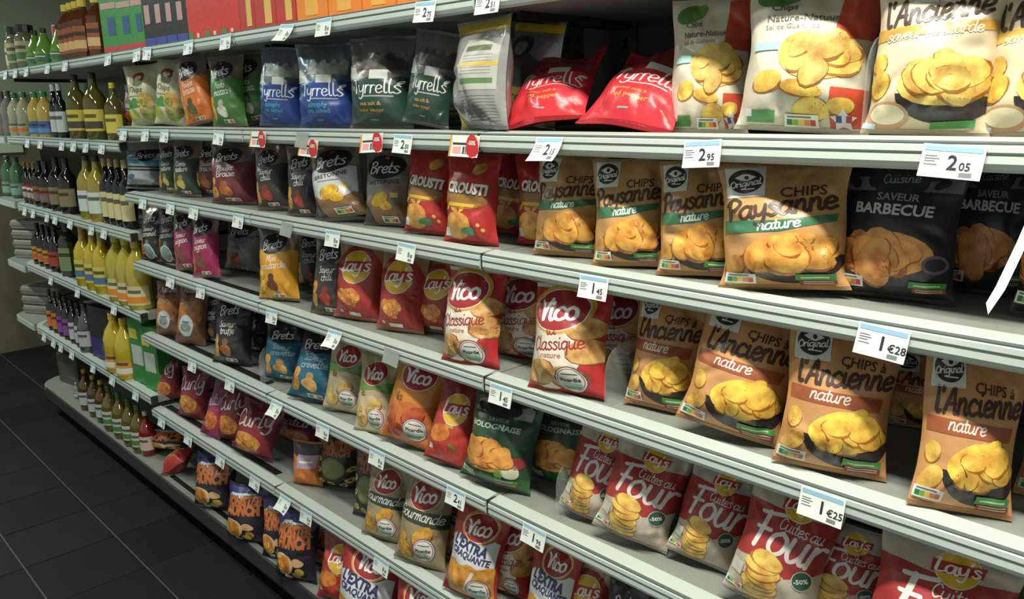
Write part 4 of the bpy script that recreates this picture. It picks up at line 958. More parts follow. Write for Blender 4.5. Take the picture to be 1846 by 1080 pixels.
pouch('crisp_bag','vicored',-1.2374,1.2426,1.0455,0.1543,0.1952,14,0,11,'red and cream crisp bag with oval red logo, second of four on fourth shelf','bags on the fourth shelf',fine=1)
pouch('crisp_bag','vicored',-1.0073,1.1301,1.0455,0.1763,0.2230,14,-2,12,'red and cream crisp bag with oval red logo, third of four on fourth shelf','bags on the fourth shelf',fine=2)
pouch('crisp_bag','vicored',-1.0079,1.2997,1.0455,0.1292,0.1841,14,0,11,'red and cream crisp bag with oval red logo, fourth of four on fourth shelf','bags on the fourth shelf',fine=1)
pouch('crisp_bag','ancienne',-0.8222,1.1812,1.0455,0.1417,0.2233,14,2,13,'orange kraft crisp bag with rust band, first of seven from left on fourth shelf','bags on the fourth shelf',fine=2)
pouch('crisp_bag','ancienne',-0.6590,1.1435,1.0455,0.1768,0.2263,20,10,12,'orange kraft crisp bag with rust band, second of seven from left on fourth shelf','bags on the fourth shelf',fine=2)
pouch('crisp_bag','ancienne',-0.6844,1.4008,1.0455,0.0979,0.1287,20,0,11,'orange kraft crisp bag with rust band, third of seven from left on fourth shelf','bags on the fourth shelf',fine=1)
pouch('crisp_bag','ancienne',-0.4799,1.1394,1.0455,0.1663,0.2240,22,3,13,'orange kraft crisp bag with rust band, fourth of seven from left on fourth shelf','bags on the fourth shelf',fine=2)
pouch('crisp_bag','ancienne',-0.4398,1.4250,1.0455,0.1375,0.1305,18,0,11,'orange kraft crisp bag with rust band, fifth of seven from left on fourth shelf','bags on the fourth shelf',fine=2)
pouch('crisp_bag','ancienne',-0.2960,1.1419,1.0455,0.1299,0.2260,26,3,15,'orange kraft crisp bag with rust band, sixth of seven from left on fourth shelf','bags on the fourth shelf',fine=2)
pouch('crisp_bag','ancienne',-0.1865,1.2880,1.0455,0.1580,0.1970,18,0,11,'orange kraft crisp bag with rust band, seventh of seven from left on fourth shelf','bags on the fourth shelf',fine=2)
pouch('snack_bag','brown',-3.0997,1.1532,0.7575,0.1275,0.2102,28,0,13,'brown snack bag with pale round badge, first of two from left on fifth shelf','bags on the fifth shelf',fine=0)
pouch('snack_bag','brown',-2.9049,1.1553,0.7575,0.1366,0.2422,28,3,13,'brown snack bag with pale round badge, second of two from left on fifth shelf','bags on the fifth shelf',fine=0)
pouch('crisp_bag','bblack',-2.8576,1.2282,0.7575,0.1046,0.2073,28,0,12,'black crisp bag with white logo, first of four from left on fifth shelf','bags on the fifth shelf',fine=0)
pouch('crisp_bag','bblack',-2.5549,1.1496,0.7575,0.1563,0.2465,28,2,13,'black crisp bag with white logo, second of four from left on fifth shelf','bags on the fifth shelf',fine=1)
pouch('crisp_bag','bblack',-2.6434,1.2812,0.7575,0.1268,0.1999,26,0,12,'black crisp bag with white logo, third of four from left on fifth shelf','bags on the fifth shelf',fine=0)
pouch('crisp_bag','bblack',-2.7104,1.3921,0.7575,0.1309,0.1436,26,0,12,'black crisp bag with white logo, fourth of four from left on fifth shelf','bags on the fifth shelf',fine=0)
pouch('crisp_bag','teal',-2.2554,1.1879,0.7575,0.1818,0.1925,30,4,14,'teal and black crisp bag slumped on shelf, first of two on fifth shelf','bags on the fifth shelf',fine=1)
pouch('crisp_bag','teal',-2.0175,1.1434,0.7575,0.1855,0.2175,26,6,24,'teal and black crisp bag slumped on shelf, second of two on fifth shelf','bags on the fifth shelf',fine=1)
pouch('crisp_bag','vicocream',-1.8894,1.1633,0.7575,0.1367,0.2126,26,6,13,'cream crisp bag with green stripe, first of two from left on fifth shelf','bags on the fifth shelf',fine=1)
pouch('crisp_bag','vicocream',-1.7059,1.1363,0.7575,0.1206,0.2128,22,2,14,'cream crisp bag with green stripe, second of two from left on fifth shelf','bags on the fifth shelf',fine=1)
pouch('crisp_bag','vicoorange',-1.5556,1.1397,0.7575,0.1679,0.2381,22,10,14,'orange crisp bag with red oval logo, fifth shelf','bags on the fifth shelf',fine=1)
pouch('crisp_bag','laysorange',-1.4044,1.1380,0.7575,0.1200,0.2068,24,10,14,'orange red crisp bag with round yellow logo, fifth shelf','bags on the fifth shelf',fine=1)
pouch('crisp_bag','bolo',-1.2376,1.1417,0.7575,0.1833,0.2043,18,6,14,'dark green bolognaise crisp bag, first of two from left on fifth shelf','bags on the fifth shelf',fine=2)
pouch('crisp_bag','bolo',-1.1410,1.2659,0.7575,0.1833,0.1898,14,0,13,'dark green bolognaise crisp bag, second of two from left on fifth shelf','bags on the fifth shelf',fine=2)
pouch('crisp_bag','four',-0.9869,1.1658,0.7575,0.1288,0.2053,20,12,14,'red and beige baked crisp bag with chip stack, first of six on fifth shelf','bags on the fifth shelf',fine=1)
pouch('crisp_bag','four',-0.8644,1.1527,0.7575,0.1565,0.2028,22,13,15,'red and beige baked crisp bag with chip stack, second of six on fifth shelf','bags on the fifth shelf',fine=2)
pouch('crisp_bag','four',-0.7255,1.1844,0.7575,0.1331,0.1939,18,12,15,'red and beige baked crisp bag with chip stack, third of six on fifth shelf','bags on the fifth shelf',fine=2)
pouch('crisp_bag','four',-0.5699,1.1454,0.7575,0.1567,0.2194,16,11,15,'red and beige baked crisp bag with chip stack, fourth of six on fifth shelf','bags on the fifth shelf',fine=2)
pouch('crisp_bag','four',-0.4785,1.2220,0.7575,0.1305,0.1526,16,6,14,'red and beige baked crisp bag with chip stack, fifth of six on fifth shelf','bags on the fifth shelf',fine=2)
pouch('crisp_bag','four',-0.3152,1.1403,0.7575,0.1945,0.2178,16,6,15,'red and beige baked crisp bag with chip stack, sixth of six on fifth shelf','bags on the fifth shelf',fine=2)
pouch('snack_bag','curly',-3.2087,1.1734,0.4450,0.1281,0.1647,28,-14,13,'dark red snack bag with orange puffs, first of two from left on sixth shelf','bags on the sixth shelf',fine=0)
pouch('snack_bag','curly2',-2.9682,1.1552,0.4450,0.1364,0.1926,28,6,13,'crimson snack bag with golden puffs, first of two from left on sixth shelf','bags on the sixth shelf',fine=0)
pouch('snack_bag','purple',-2.7317,1.1191,0.4450,0.0864,0.2040,28,14,16,'narrow purplish red snack bag at shelf edge, sixth shelf','bags on the sixth shelf',fine=0)
pouch('snack_bag','curly',-2.6505,1.1648,0.4450,0.1348,0.1943,28,5,14,'dark red snack bag with orange puffs, second of two from left on sixth shelf','bags on the sixth shelf',fine=0)
pouch('snack_bag','curly2',-2.4504,1.1398,0.4450,0.1681,0.1834,26,14,12,'crimson snack bag with golden puffs, second of two from left on sixth shelf','bags on the sixth shelf',fine=1)
pouch('snack_bag','snack',-2.4199,1.3076,0.4450,0.2061,0.1103,26,8,20,'dull maroon snack bag leaning back, sixth shelf','bags on the sixth shelf',fine=1)
pouch('snack_bag','nuts',-2.1416,1.1734,0.4450,0.1130,0.1413,26,-2,8,'small orange snack bag with pale label, sixth shelf','bags on the sixth shelf',fine=0)
pouch('snack_bag','olive',-2.0550,1.2343,0.4450,0.1658,0.1697,26,0,8,'black snack bag with olive roundel, first of two from left on sixth shelf','bags on the sixth shelf',fine=1)
pouch('snack_bag','olive',-1.8227,1.1850,0.4450,0.1131,0.2134,22,2,9,'black snack bag with olive roundel, second of two from left on sixth shelf','bags on the sixth shelf',fine=0)
pouch('crisp_bag','vicogour',-1.6916,1.1398,0.4450,0.1405,0.2161,22,4,14,'taupe crisp bag with dark green banner, first of three from left on sixth shelf','bags on the sixth shelf',fine=1)
pouch('crisp_bag','vicogour',-1.5155,1.1272,0.4450,0.1541,0.2510,22,5,14,'taupe crisp bag with dark green banner, second of three from left on sixth shelf','bags on the sixth shelf',fine=1)
pouch('crisp_bag','vicogour',-1.4830,1.2209,0.4450,0.1093,0.2016,18,4,13,'taupe crisp bag with dark green banner, third of three from left on sixth shelf','bags on the sixth shelf',fine=0)
pouch('crisp_bag','extra',-1.3167,1.1240,0.4450,0.1488,0.2159,20,6,14,'white and orange bag with big navy lettering, first of two from left on sixth shelf','bags on the sixth shelf',fine=1)
pouch('crisp_bag','vicored',-1.2630,1.2016,0.4450,0.1136,0.2001,18,5,13,'red and cream crisp bag with oval red logo, sixth shelf','bags on the sixth shelf',fine=1)
pouch('crisp_bag','extra',-1.0925,1.1531,0.4450,0.1243,0.2068,18,5,14,'white and orange bag with big navy lettering, second of two from left on sixth shelf','bags on the sixth shelf',fine=1)
pouch('crisp_bag','laysbeige',-1.0283,1.2010,0.4450,0.1094,0.1741,18,5,14,'beige and red crisp bag with round logo, sixth shelf','bags on the sixth shelf',fine=1)
pouch('crisp_bag','bgrey',-0.9191,1.1986,0.4450,0.0930,0.1747,18,4,14,'grey crisp bag with dark top, sixth shelf','bags on the sixth shelf',fine=1)
pouch('crisp_bag','laysorange',-3.1608,1.1272,0.1465,0.1456,0.1100,28,-30,72,'orange red crisp bag with round yellow logo, first of two from left on bottom shelf','bags on the bottom shelf',fine=0)
pouch('snack_bag','munch',-3.4214,1.2426,0.1465,0.2825,0.1007,28,-4,10,'navy snack bag with orange jagged lettering, first of six from left on bottom shelf','bags on the bottom shelf',fine=1)
pouch('snack_bag','munch',-2.7756,1.1269,0.1465,0.1892,0.2038,28,2,10,'navy snack bag with orange jagged lettering, second of six from left on bottom shelf','bags on the bottom shelf',fine=1)
pouch('snack_bag','munch',-2.4680,1.1016,0.1465,0.1768,0.1972,26,2,10,'navy snack bag with orange jagged lettering, third of six from left on bottom shelf','bags on the bottom shelf',fine=1)
pouch('snack_bag','munch',-2.2874,1.1219,0.1465,0.1300,0.2024,26,0,10,'navy snack bag with orange jagged lettering, fourth of six from left on bottom shelf','bags on the bottom shelf',fine=0)
pouch('snack_bag','munch',-2.1300,1.0977,0.1465,0.1580,0.2199,26,2,10,'navy snack bag with orange jagged lettering, fifth of six from left on bottom shelf','bags on the bottom shelf',fine=1)
pouch('snack_bag','munch',-2.1220,1.2172,0.1465,0.1556,0.1514,26,2,10,'navy snack bag with orange jagged lettering, sixth of six from left on bottom shelf','bags on the bottom shelf',fine=1)
pouch('crisp_bag','laysorange',-1.9257,1.1272,0.1465,0.1556,0.2161,26,4,12,'orange red crisp bag with round yellow logo, second of two from left on bottom shelf','bags on the bottom shelf',fine=1)
pouch('crisp_bag','extra',-1.7454,1.0972,0.1465,0.2105,0.2567,22,4,12,'white and orange bag with big navy lettering, first of two from left on bottom shelf','bags on the bottom shelf',fine=2)
pouch('crisp_bag','extra',-1.5185,1.0936,0.1465,0.1618,0.2567,22,4,12,'white and orange bag with big navy lettering, second of two from left on bottom shelf','bags on the bottom shelf',fine=1)
bottle('syrup_bottle',('square', (96, 48, 18), (206, 178, 70), (150, 82, 50), (206, 170, 110)),-3.8154,1.1550,1.8180,0.226,'amber square bottle with yellow cap, first of five from left, top shelf','amber square bottle with yellow cap')
bottle('syrup_bottle',('square', (96, 48, 18), (206, 178, 70), (150, 82, 50), (206, 170, 110)),-3.7435,1.1550,1.8180,0.226,'amber square bottle with yellow cap, second of five from left, top shelf','amber square bottle with yellow cap')
bottle('syrup_bottle',('square', (96, 48, 18), (206, 178, 70), (150, 82, 50), (206, 170, 110)),-3.6805,1.1550,1.8180,0.226,'amber square bottle with yellow cap, third of five from left, top shelf','amber square bottle with yellow cap')
bottle('syrup_bottle',('square', (96, 48, 18), (206, 178, 70), (150, 82, 50), (206, 170, 110)),-3.6124,1.1550,1.8180,0.226,'amber square bottle with yellow cap, fourth of five from left, top shelf','amber square bottle with yellow cap')
bottle('syrup_bottle',('square', (96, 48, 18), (206, 178, 70), (150, 82, 50), (206, 170, 110)),-3.4568,1.1550,1.8180,0.226,'amber square bottle with yellow cap, fifth of five from left, top shelf','amber square bottle with yellow cap')
bottle('lemonade_bottle',('pear', (112, 160, 66), (24, 34, 26), (60, 110, 70), None),-4.3250,1.1600,1.8180,0.162,'pale green pear shaped bottle with dark collar, first of three from left, top shelf','pale green pear shaped bottle with dark collar')
bottle('lemonade_bottle',('pear', (112, 160, 66), (24, 34, 26), (60, 110, 70), None),-4.1864,1.1600,1.8180,0.162,'pale green pear shaped bottle with dark collar, second of three from left, top shelf','pale green pear shaped bottle with dark collar')
bottle('lemonade_bottle',('pear', (112, 160, 66), (24, 34, 26), (60, 110, 70), None),-3.9604,1.1600,1.8180,0.162,'pale green pear shaped bottle with dark collar, third of three from left, top shelf','pale green pear shaped bottle with dark collar')
bottle('syrup_jar',('jar', (116, 110, 84), (18, 18, 18), (170, 160, 120), (70, 110, 70)),-4.6253,1.1600,1.8180,0.199,'clear jar with black lid and cream label, first of two from left, top shelf','clear jar with black lid and cream label')
bottle('syrup_jar',('jar', (116, 110, 84), (18, 18, 18), (170, 160, 120), (70, 110, 70)),-4.4711,1.1600,1.8180,0.199,'clear jar with black lid and cream label, second of two from left, top shelf','clear jar with black lid and cream label')
bottle('juice_bottle',('slim', (196, 172, 70), (40, 120, 60), (206, 196, 150), None),-4.7253,1.1500,1.8180,0.212,'yellow bottle with green cap on the top shelf of the bottle bay','single bottles')
bottle('juice_bottle',('round', (176, 176, 140), (50, 120, 70), (150, 160, 120), (196, 110, 60)),-4.7859,1.1500,1.4970,0.215,'milky juice bottle with green cap, first of two from left, second shelf','milky juice bottle with green cap')
bottle('juice_bottle',('round', (176, 176, 140), (50, 120, 70), (150, 160, 120), (196, 110, 60)),-4.6241,1.1500,1.4970,0.215,'milky juice bottle with green cap, second of two from left, second shelf','milky juice bottle with green cap')
bottle('juice_bottle',('round', (206, 178, 90), (50, 130, 70), (70, 96, 150), (90, 140, 180)),-4.4339,1.1500,1.4970,0.210,'golden juice bottle with green cap and blue label, first of two from left, second shelf','golden juice bottle with green cap and blue label')
bottle('juice_bottle',('round', (206, 178, 90), (50, 130, 70), (70, 96, 150), (90, 140, 180)),-4.2818,1.1500,1.4970,0.210,'golden juice bottle with green cap and blue label, second of two from left, second shelf','golden juice bottle with green cap and blue label')
bottle('water_bottle',('round', (126, 122, 116), (110, 108, 100), None, None),-5.1763,1.1800,1.4970,0.233,'grey plastic bottle at the shelf end, first of two from left, second shelf','grey plastic bottle at the shelf end')
bottle('water_bottle',('round', (126, 122, 116), (110, 108, 100), None, None),-5.0399,1.1800,1.4970,0.233,'grey plastic bottle at the shelf end, second of two from left, second shelf','grey plastic bottle at the shelf end')
bottle('vinegar_bottle',('slim', (18, 18, 20), (205, 206, 206), (190, 196, 190), None),-4.1295,1.1500,1.4970,0.237,'black bottle with white cap and white label, first of two from left, second shelf','black bottle with white cap and white label')
bottle('vinegar_bottle',('slim', (18, 18, 20), (205, 206, 206), (190, 196, 190), None),-4.0406,1.1500,1.4970,0.237,'black bottle with white cap and white label, second of two from left, second shelf','black bottle with white cap and white label')
bottle('oil_bottle',('oil', (92, 84, 30), (40, 38, 30), (200, 180, 70), (70, 60, 50)),-3.8126,1.1500,1.4970,0.268,'olive oil bottle with yellow label, first of two from left, second shelf','olive oil bottle with yellow label')
bottle('oil_bottle',('oil', (92, 84, 30), (40, 38, 30), (200, 180, 70), (70, 60, 50)),-3.5904,1.1500,1.4970,0.268,'olive oil bottle with yellow label, second of two from left, second shelf','olive oil bottle with yellow label')
bottle('oil_bottle',('oil', (88, 80, 34), (226, 196, 40), (200, 180, 70), None),-3.4042,1.1600,1.4970,0.222,'short oil bottle with bright yellow cap on the second shelf of the bottle bay','single bottles')
bottle('sauce_bottle',('slim', (16, 16, 15), (120, 90, 40), (120, 40, 40), (170, 160, 150)),-4.7894,1.1500,1.1540,0.211,'small dark sauce bottle with red label, first of three from left, third shelf','small dark sauce bottle with red label')
bottle('sauce_bottle',('slim', (16, 16, 15), (120, 90, 40), (120, 40, 40), (170, 160, 150)),-4.7083,1.1500,1.1540,0.211,'small dark sauce bottle with red label, second of three from left, third shelf','small dark sauce bottle with red label')
bottle('sauce_bottle',('slim', (16, 16, 15), (120, 90, 40), (120, 40, 40), (170, 160, 150)),-4.6294,1.1500,1.1540,0.211,'small dark sauce bottle with red label, third of three from left, third shelf','small dark sauce bottle with red label')
bottle('sauce_bottle',('oil', (16, 16, 15), (30, 30, 30), (150, 84, 40), (110, 110, 116)),-4.5336,1.1500,1.1540,0.228,'black sauce bottle with orange label, first of two from left, third shelf','black sauce bottle with orange label')
bottle('sauce_bottle',('oil', (16, 16, 15), (30, 30, 30), (150, 84, 40), (110, 110, 116)),-4.4226,1.1500,1.1540,0.228,'black sauce bottle with orange label, second of two from left, third shelf','black sauce bottle with orange label')
bottle('oil_bottle',('oil', (24, 26, 14), (20, 20, 20), (130, 120, 80), None),-4.2469,1.1500,1.1540,0.254,'dark green oil bottle with narrow pale label, first of two from left, third shelf','dark green oil bottle with narrow pale label')
bottle('oil_bottle',('oil', (24, 26, 14), (20, 20, 20), (130, 120, 80), None),-4.0977,1.1500,1.1540,0.254,'dark green oil bottle with narrow pale label, second of two from left, third shelf','dark green oil bottle with narrow pale label')
bottle('oil_bottle',('oil', (170, 150, 60), (60, 50, 40), (206, 210, 200), None),-3.8079,1.1500,1.1540,0.278,'clear yellow oil bottle with white label, first of two from left, third shelf','clear yellow oil bottle with white label')
bottle('oil_bottle',('oil', (170, 150, 60), (60, 50, 40), (206, 210, 200), None),-3.6812,1.1500,1.1540,0.278,'clear yellow oil bottle with white label, second of two from left, third shelf','clear yellow oil bottle with white label')
bottle('balsamic_bottle',('slim', (20, 16, 14), (176, 150, 90), (206, 192, 140), None),-3.5739,1.1500,1.1540,0.272,'slim black bottle with cream label and tan cap, first of four from left, third shelf','slim black bottle with cream label and tan cap')
bottle('balsamic_bottle',('slim', (20, 16, 14), (176, 150, 90), (206, 192, 140), None),-3.5027,1.1500,1.1540,0.272,'slim black bottle with cream label and tan cap, second of four from left, third shelf','slim black bottle with cream label and tan cap')
bottle('balsamic_bottle',('slim', (20, 16, 14), (176, 150, 90), (206, 192, 140), None),-3.4274,1.1500,1.1540,0.272,'slim black bottle with cream label and tan cap, third of four from left, third shelf','slim black bottle with cream label and tan cap')
bottle('balsamic_bottle',('slim', (20, 16, 14), (176, 150, 90), (206, 192, 140), None),-3.3485,1.1500,1.1540,0.272,'slim black bottle with cream label and tan cap, fourth of four from left, third shelf','slim black bottle with cream label and tan cap')
bottle('green_bottle',('round', (70, 110, 76), (60, 90, 70), (120, 150, 130), None),-5.3490,1.2000,1.1540,0.225,'green bottle standing at the shelf end, first of two from left, third shelf','green bottle standing at the shelf end')
bottle('green_bottle',('round', (70, 110, 76), (60, 90, 70), (120, 150, 130), None),-5.1631,1.2000,1.1540,0.225,'green bottle standing at the shelf end, second of two from left, third shelf','green bottle standing at the shelf end')
bottle('sauce_bottle',('oil', (20, 18, 16), (16, 16, 16), (196, 140, 50), (200, 90, 40)),-4.7330,1.1500,0.8360,0.217,'dark bottle with orange and yellow label, first of three from left, fourth shelf','dark bottle with orange and yellow label')
bottle('sauce_bottle',('oil', (20, 18, 16), (16, 16, 16), (196, 140, 50), (200, 90, 40)),-4.6347,1.1500,0.8360,0.217,'dark bottle with orange and yellow label, second of three from left, fourth shelf','dark bottle with orange and yellow label')
bottle('sauce_bottle',('oil', (20, 18, 16), (16, 16, 16), (196, 140, 50), (200, 90, 40)),-4.5396,1.1500,0.8360,0.217,'dark bottle with orange and yellow label, third of three from left, fourth shelf','dark bottle with orange and yellow label')
bottle('sauce_bottle',('oil', (20, 18, 16), (16, 16, 16), (170, 60, 44), None),-4.4293,1.1500,0.8360,0.229,'dark bottle with red label on the fourth shelf of the bottle bay','single bottles')
bottle('oil_bottle',('square', (40, 44, 20), (20, 20, 16), (120, 140, 90), None),-4.2545,1.1600,0.8360,0.260,'tall dark green bottle with green spotted label on the fourth shelf of the bottle bay','single bottles')
bottle('lemon_bottle',('oil', (214, 184, 40), (190, 160, 60), (206, 190, 90), (80, 110, 150)),-3.9635,1.1400,0.8360,0.270,'opaque yellow bottle with blue and white label, first of three from left, fourth shelf','opaque yellow bottle with blue and white label')
bottle('lemon_bottle',('oil', (214, 184, 40), (190, 160, 60), (206, 190, 90), (80, 110, 150)),-3.8291,1.1400,0.8360,0.270,'opaque yellow bottle with blue and white label, second of three from left, fourth shelf','opaque yellow bottle with blue and white label')
bottle('lemon_bottle',('oil', (214, 184, 40), (190, 160, 60), (206, 190, 90), (80, 110, 150)),-3.7152,1.1400,0.8360,0.270,'opaque yellow bottle with blue and white label, third of three from left, fourth shelf','opaque yellow bottle with blue and white label')
bottle('oil_bottle',('round', (196, 176, 60), (200, 180, 60), (206, 196, 150), (222, 130, 40)),-3.5274,1.1400,0.8360,0.277,'yellow oil bottle with orange label, first of three from left, fourth shelf','yellow oil bottle with orange label')
bottle('oil_bottle',('round', (196, 176, 60), (200, 180, 60), (206, 196, 150), (222, 130, 40)),-3.4139,1.1400,0.8360,0.277,'yellow oil bottle with orange label, second of three from left, fourth shelf','yellow oil bottle with orange label')
bottle('oil_bottle',('round', (196, 176, 60), (200, 180, 60), (206, 196, 150), (222, 130, 40)),-3.3055,1.1400,0.8360,0.277,'yellow oil bottle with orange label, third of three from left, fourth shelf','yellow oil bottle with orange label')
bottle('cola_bottle',('slim', (36, 24, 18), (60, 44, 30), (206, 120, 50), None),-4.6499,1.1400,0.4910,0.223,'small dark bottle with orange label, first of two from left, fifth shelf','small dark bottle with orange label')
bottle('cola_bottle',('slim', (36, 24, 18), (60, 44, 30), (206, 120, 50), None),-4.5641,1.1400,0.4910,0.223,'small dark bottle with orange label, second of two from left, fifth shelf','small dark bottle with orange label')
bottle('cola_bottle',('slim', (26, 20, 28), (30, 30, 34), (130, 80, 150), None),-4.4715,1.1400,0.4910,0.226,'small dark bottle with purple label, first of two from left, fifth shelf','small dark bottle with purple label')
bottle('cola_bottle',('slim', (26, 20, 28), (30, 30, 34), (130, 80, 150), None),-4.3817,1.1400,0.4910,0.226,'small dark bottle with purple label, second of two from left, fifth shelf','small dark bottle with purple label')
bottle('cola_bottle',('slim', (26, 26, 28), (30, 30, 34), (190, 192, 190), None),-4.2860,1.1400,0.4910,0.224,'small dark bottle with white label, first of two from left, fifth shelf','small dark bottle with white label')
bottle('cola_bottle',('slim', (26, 26, 28), (30, 30, 34), (190, 192, 190), None),-4.1934,1.1400,0.4910,0.224,'small dark bottle with white label, second of two from left, fifth shelf','small dark bottle with white label')
bottle('grey_bottle',('oil', (90, 92, 90), (60, 60, 60), (180, 182, 180), None),-4.0877,1.1400,0.4910,0.235,'grey bottle with printed white label on the fifth shelf of the bottle bay','single bottles')
bottle('lemon_bottle',('round', (214, 186, 50), (206, 170, 50), (200, 150, 60), (220, 216, 200)),-3.6656,1.1300,0.4910,0.265,'wavy yellow soda bottle, first of two from left, fifth shelf','wavy yellow soda bottle')
bottle('lemon_bottle',('round', (214, 186, 50), (206, 170, 50), (200, 150, 60), (220, 216, 200)),-3.5324,1.1300,0.4910,0.265,'wavy yellow soda bottle, second of two from left, fifth shelf','wavy yellow soda bottle')
bottle('oil_bottle',('oil', (96, 66, 20), (196, 166, 40), (186, 188, 186), None),-4.2759,1.1500,0.1460,0.208,'amber oil bottle with yellow cap and white label, first of three from left, bottom deck','amber oil bottle with yellow cap and white label')
bottle('oil_bottle',('oil', (96, 66, 20), (196, 166, 40), (186, 188, 186), None),-4.1437,1.1500,0.1460,0.208,'amber oil bottle with yellow cap and white label, second of three from left, bottom deck','amber oil bottle with yellow cap and white label')
bottle('oil_bottle',('oil', (96, 66, 20), (196, 166, 40), (186, 188, 186), None),-4.0329,1.1500,0.1460,0.208,'amber oil bottle with yellow cap and white label, third of three from left, bottom deck','amber oil bottle with yellow cap and white label')
bottle('oil_bottle',('oil', (110, 96, 34), (50, 110, 60), (190, 196, 180), (80, 130, 60)),-3.8966,1.1400,0.1460,0.214,'clear oil bottle with green and white label, first of four from left, bottom deck','clear oil bottle with green and white label')
bottle('oil_bottle',('oil', (110, 96, 34), (50, 110, 60), (190, 196, 180), (80, 130, 60)),-3.7662,1.1400,0.1460,0.214,'clear oil bottle with green and white label, second of four from left, bottom deck','clear oil bottle with green and white label')
bottle('oil_bottle',('oil', (110, 96, 34), (50, 110, 60), (190, 196, 180), (80, 130, 60)),-3.6418,1.1400,0.1460,0.214,'clear oil bottle with green and white label, third of four from left, bottom deck','clear oil bottle with green and white label')
bottle('oil_bottle',('oil', (110, 96, 34), (50, 110, 60), (190, 196, 180), (80, 130, 60)),-3.5360,1.1400,0.1460,0.214,'clear oil bottle with green and white label, fourth of four from left, bottom deck','clear oil bottle with green and white label')
bottle('water_jug',('oil', (150, 156, 150), (190, 196, 196), (186, 196, 204), None),-4.4832,1.1600,0.1460,0.086,'pale translucent jug on the bottom deck of the bottle bay','single bottles')
bottle('sauce_bottle',('oil', (140, 30, 26), (196, 190, 180), (206, 180, 170), None),-3.4732,1.1500,0.1460,0.198,'red squeeze bottle with white cap on the bottom deck of the bottle bay','single bottles')
carton('snack_carton',-3.2565,1.1700,1.8180,0.1399,0.080,0.2128,(56, 140, 60),[('foot_panel', 0.05, 0.02, 0.95, 0.12, (196, 60, 60)), ('picture', 0.35, 0.3, 0.7, 0.6, (50, 84, 130)), ('header', 0.1, 0.74, 0.9, 0.84, (200, 150, 140))],'green carton with red foot panel, first of three from left, top shelf','green carton with red foot panel',10,'carton')
carton('snack_carton',-3.1109,1.1700,1.8180,0.1205,0.080,0.2014,(56, 140, 60),[('foot_panel', 0.05, 0.02, 0.95, 0.12, (196, 60, 60)), ('picture', 0.35, 0.3, 0.7, 0.6, (50, 84, 130)), ('header', 0.1, 0.74, 0.9, 0.84, (200, 150, 140))],'green carton with red foot panel, second of three from left, top shelf','green carton with red foot panel',10,'carton')
carton('snack_carton',-2.9899,1.1700,1.8180,0.0947,0.080,0.1959,(56, 140, 60),[('foot_panel', 0.05, 0.02, 0.95, 0.12, (196, 60, 60)), ('picture', 0.35, 0.3, 0.7, 0.6, (50, 84, 130)), ('header', 0.1, 0.74, 0.9, 0.84, (200, 150, 140))],'green carton with red foot panel, third of three from left, top shelf','green carton with red foot panel',10,'carton')
carton('dark_carton',-2.8953,1.1650,1.8180,0.0813,0.070,0.1893,(26, 24, 26),[('blue_foot', 0.1, 0.02, 0.9, 0.16, (56, 70, 150)), ('pale_picture', 0.2, 0.4, 0.6, 0.72, (190, 150, 140)), ('stripe', 0.05, 0.84, 0.9, 0.9, (170, 160, 160))],'black snack pack with pale picture and blue foot, first of four from left, top shelf','black snack pack with pale picture and blue foot',8,'carton')
carton('dark_carton',-2.8052,1.1650,1.8180,0.0776,0.070,0.1831,(26, 24, 26),[('blue_foot', 0.1, 0.02, 0.9, 0.16, (56, 70, 150)), ('pale_picture', 0.2, 0.4, 0.6, 0.72, (190, 150, 140)), ('stripe', 0.05, 0.84, 0.9, 0.9, (170, 160, 160))],'black snack pack with pale picture and blue foot, second of four from left, top shelf','black snack pack with pale picture and blue foot',8,'carton')
carton('dark_carton',-2.7191,1.1650,1.8180,0.0741,0.070,0.1771,(26, 24, 26),[('blue_foot', 0.1, 0.02, 0.9, 0.16, (56, 70, 150)), ('pale_picture', 0.2, 0.4, 0.6, 0.72, (190, 150, 140)), ('stripe', 0.05, 0.84, 0.9, 0.9, (170, 160, 160))],'black snack pack with pale picture and blue foot, third of four from left, top shelf','black snack pack with pale picture and blue foot',8,'carton')
carton('dark_carton',-2.6347,1.1650,1.8180,0.0748,0.070,0.1711,(26, 24, 26),[('blue_foot', 0.1, 0.02, 0.9, 0.16, (56, 70, 150)), ('pale_picture', 0.2, 0.4, 0.6, 0.72, (190, 150, 140)), ('stripe', 0.05, 0.84, 0.9, 0.9, (170, 160, 160))],'black snack pack with pale picture and blue foot, fourth of four from left, top shelf','black snack pack with pale picture and blue foot',8,'carton')
carton('red_carton',-2.5304,1.1700,1.8180,0.1040,0.080,0.1660,(206, 48, 34),[('green_corner', 0.04, 0.02, 0.3, 0.14, (80, 130, 50)), ('badge', 0.5, 0.02, 0.62, 0.12, (220, 200, 190))],'bright red snack pack with small green corner, first of three from left, top shelf','bright red snack pack with small green corner',6,'carton')
carton('red_carton',-2.4164,1.1700,1.8180,0.1009,0.080,0.1563,(206, 48, 34),[('green_corner', 0.04, 0.02, 0.3, 0.14, (80, 130, 50)), ('badge', 0.5, 0.02, 0.62, 0.12, (220, 200, 190))],'bright red snack pack with small green corner, second of three from left, top shelf','bright red snack pack with small green corner',6,'carton')
carton('red_carton',-2.3042,1.1700,1.8180,0.1010,0.080,0.1467,(206, 48, 34),[('green_corner', 0.04, 0.02, 0.3, 0.14, (80, 130, 50)), ('badge', 0.5, 0.02, 0.62, 0.12, (220, 200, 190))],'bright red snack pack with small green corner, third of three from left, top shelf','bright red snack pack with small green corner',6,'carton')
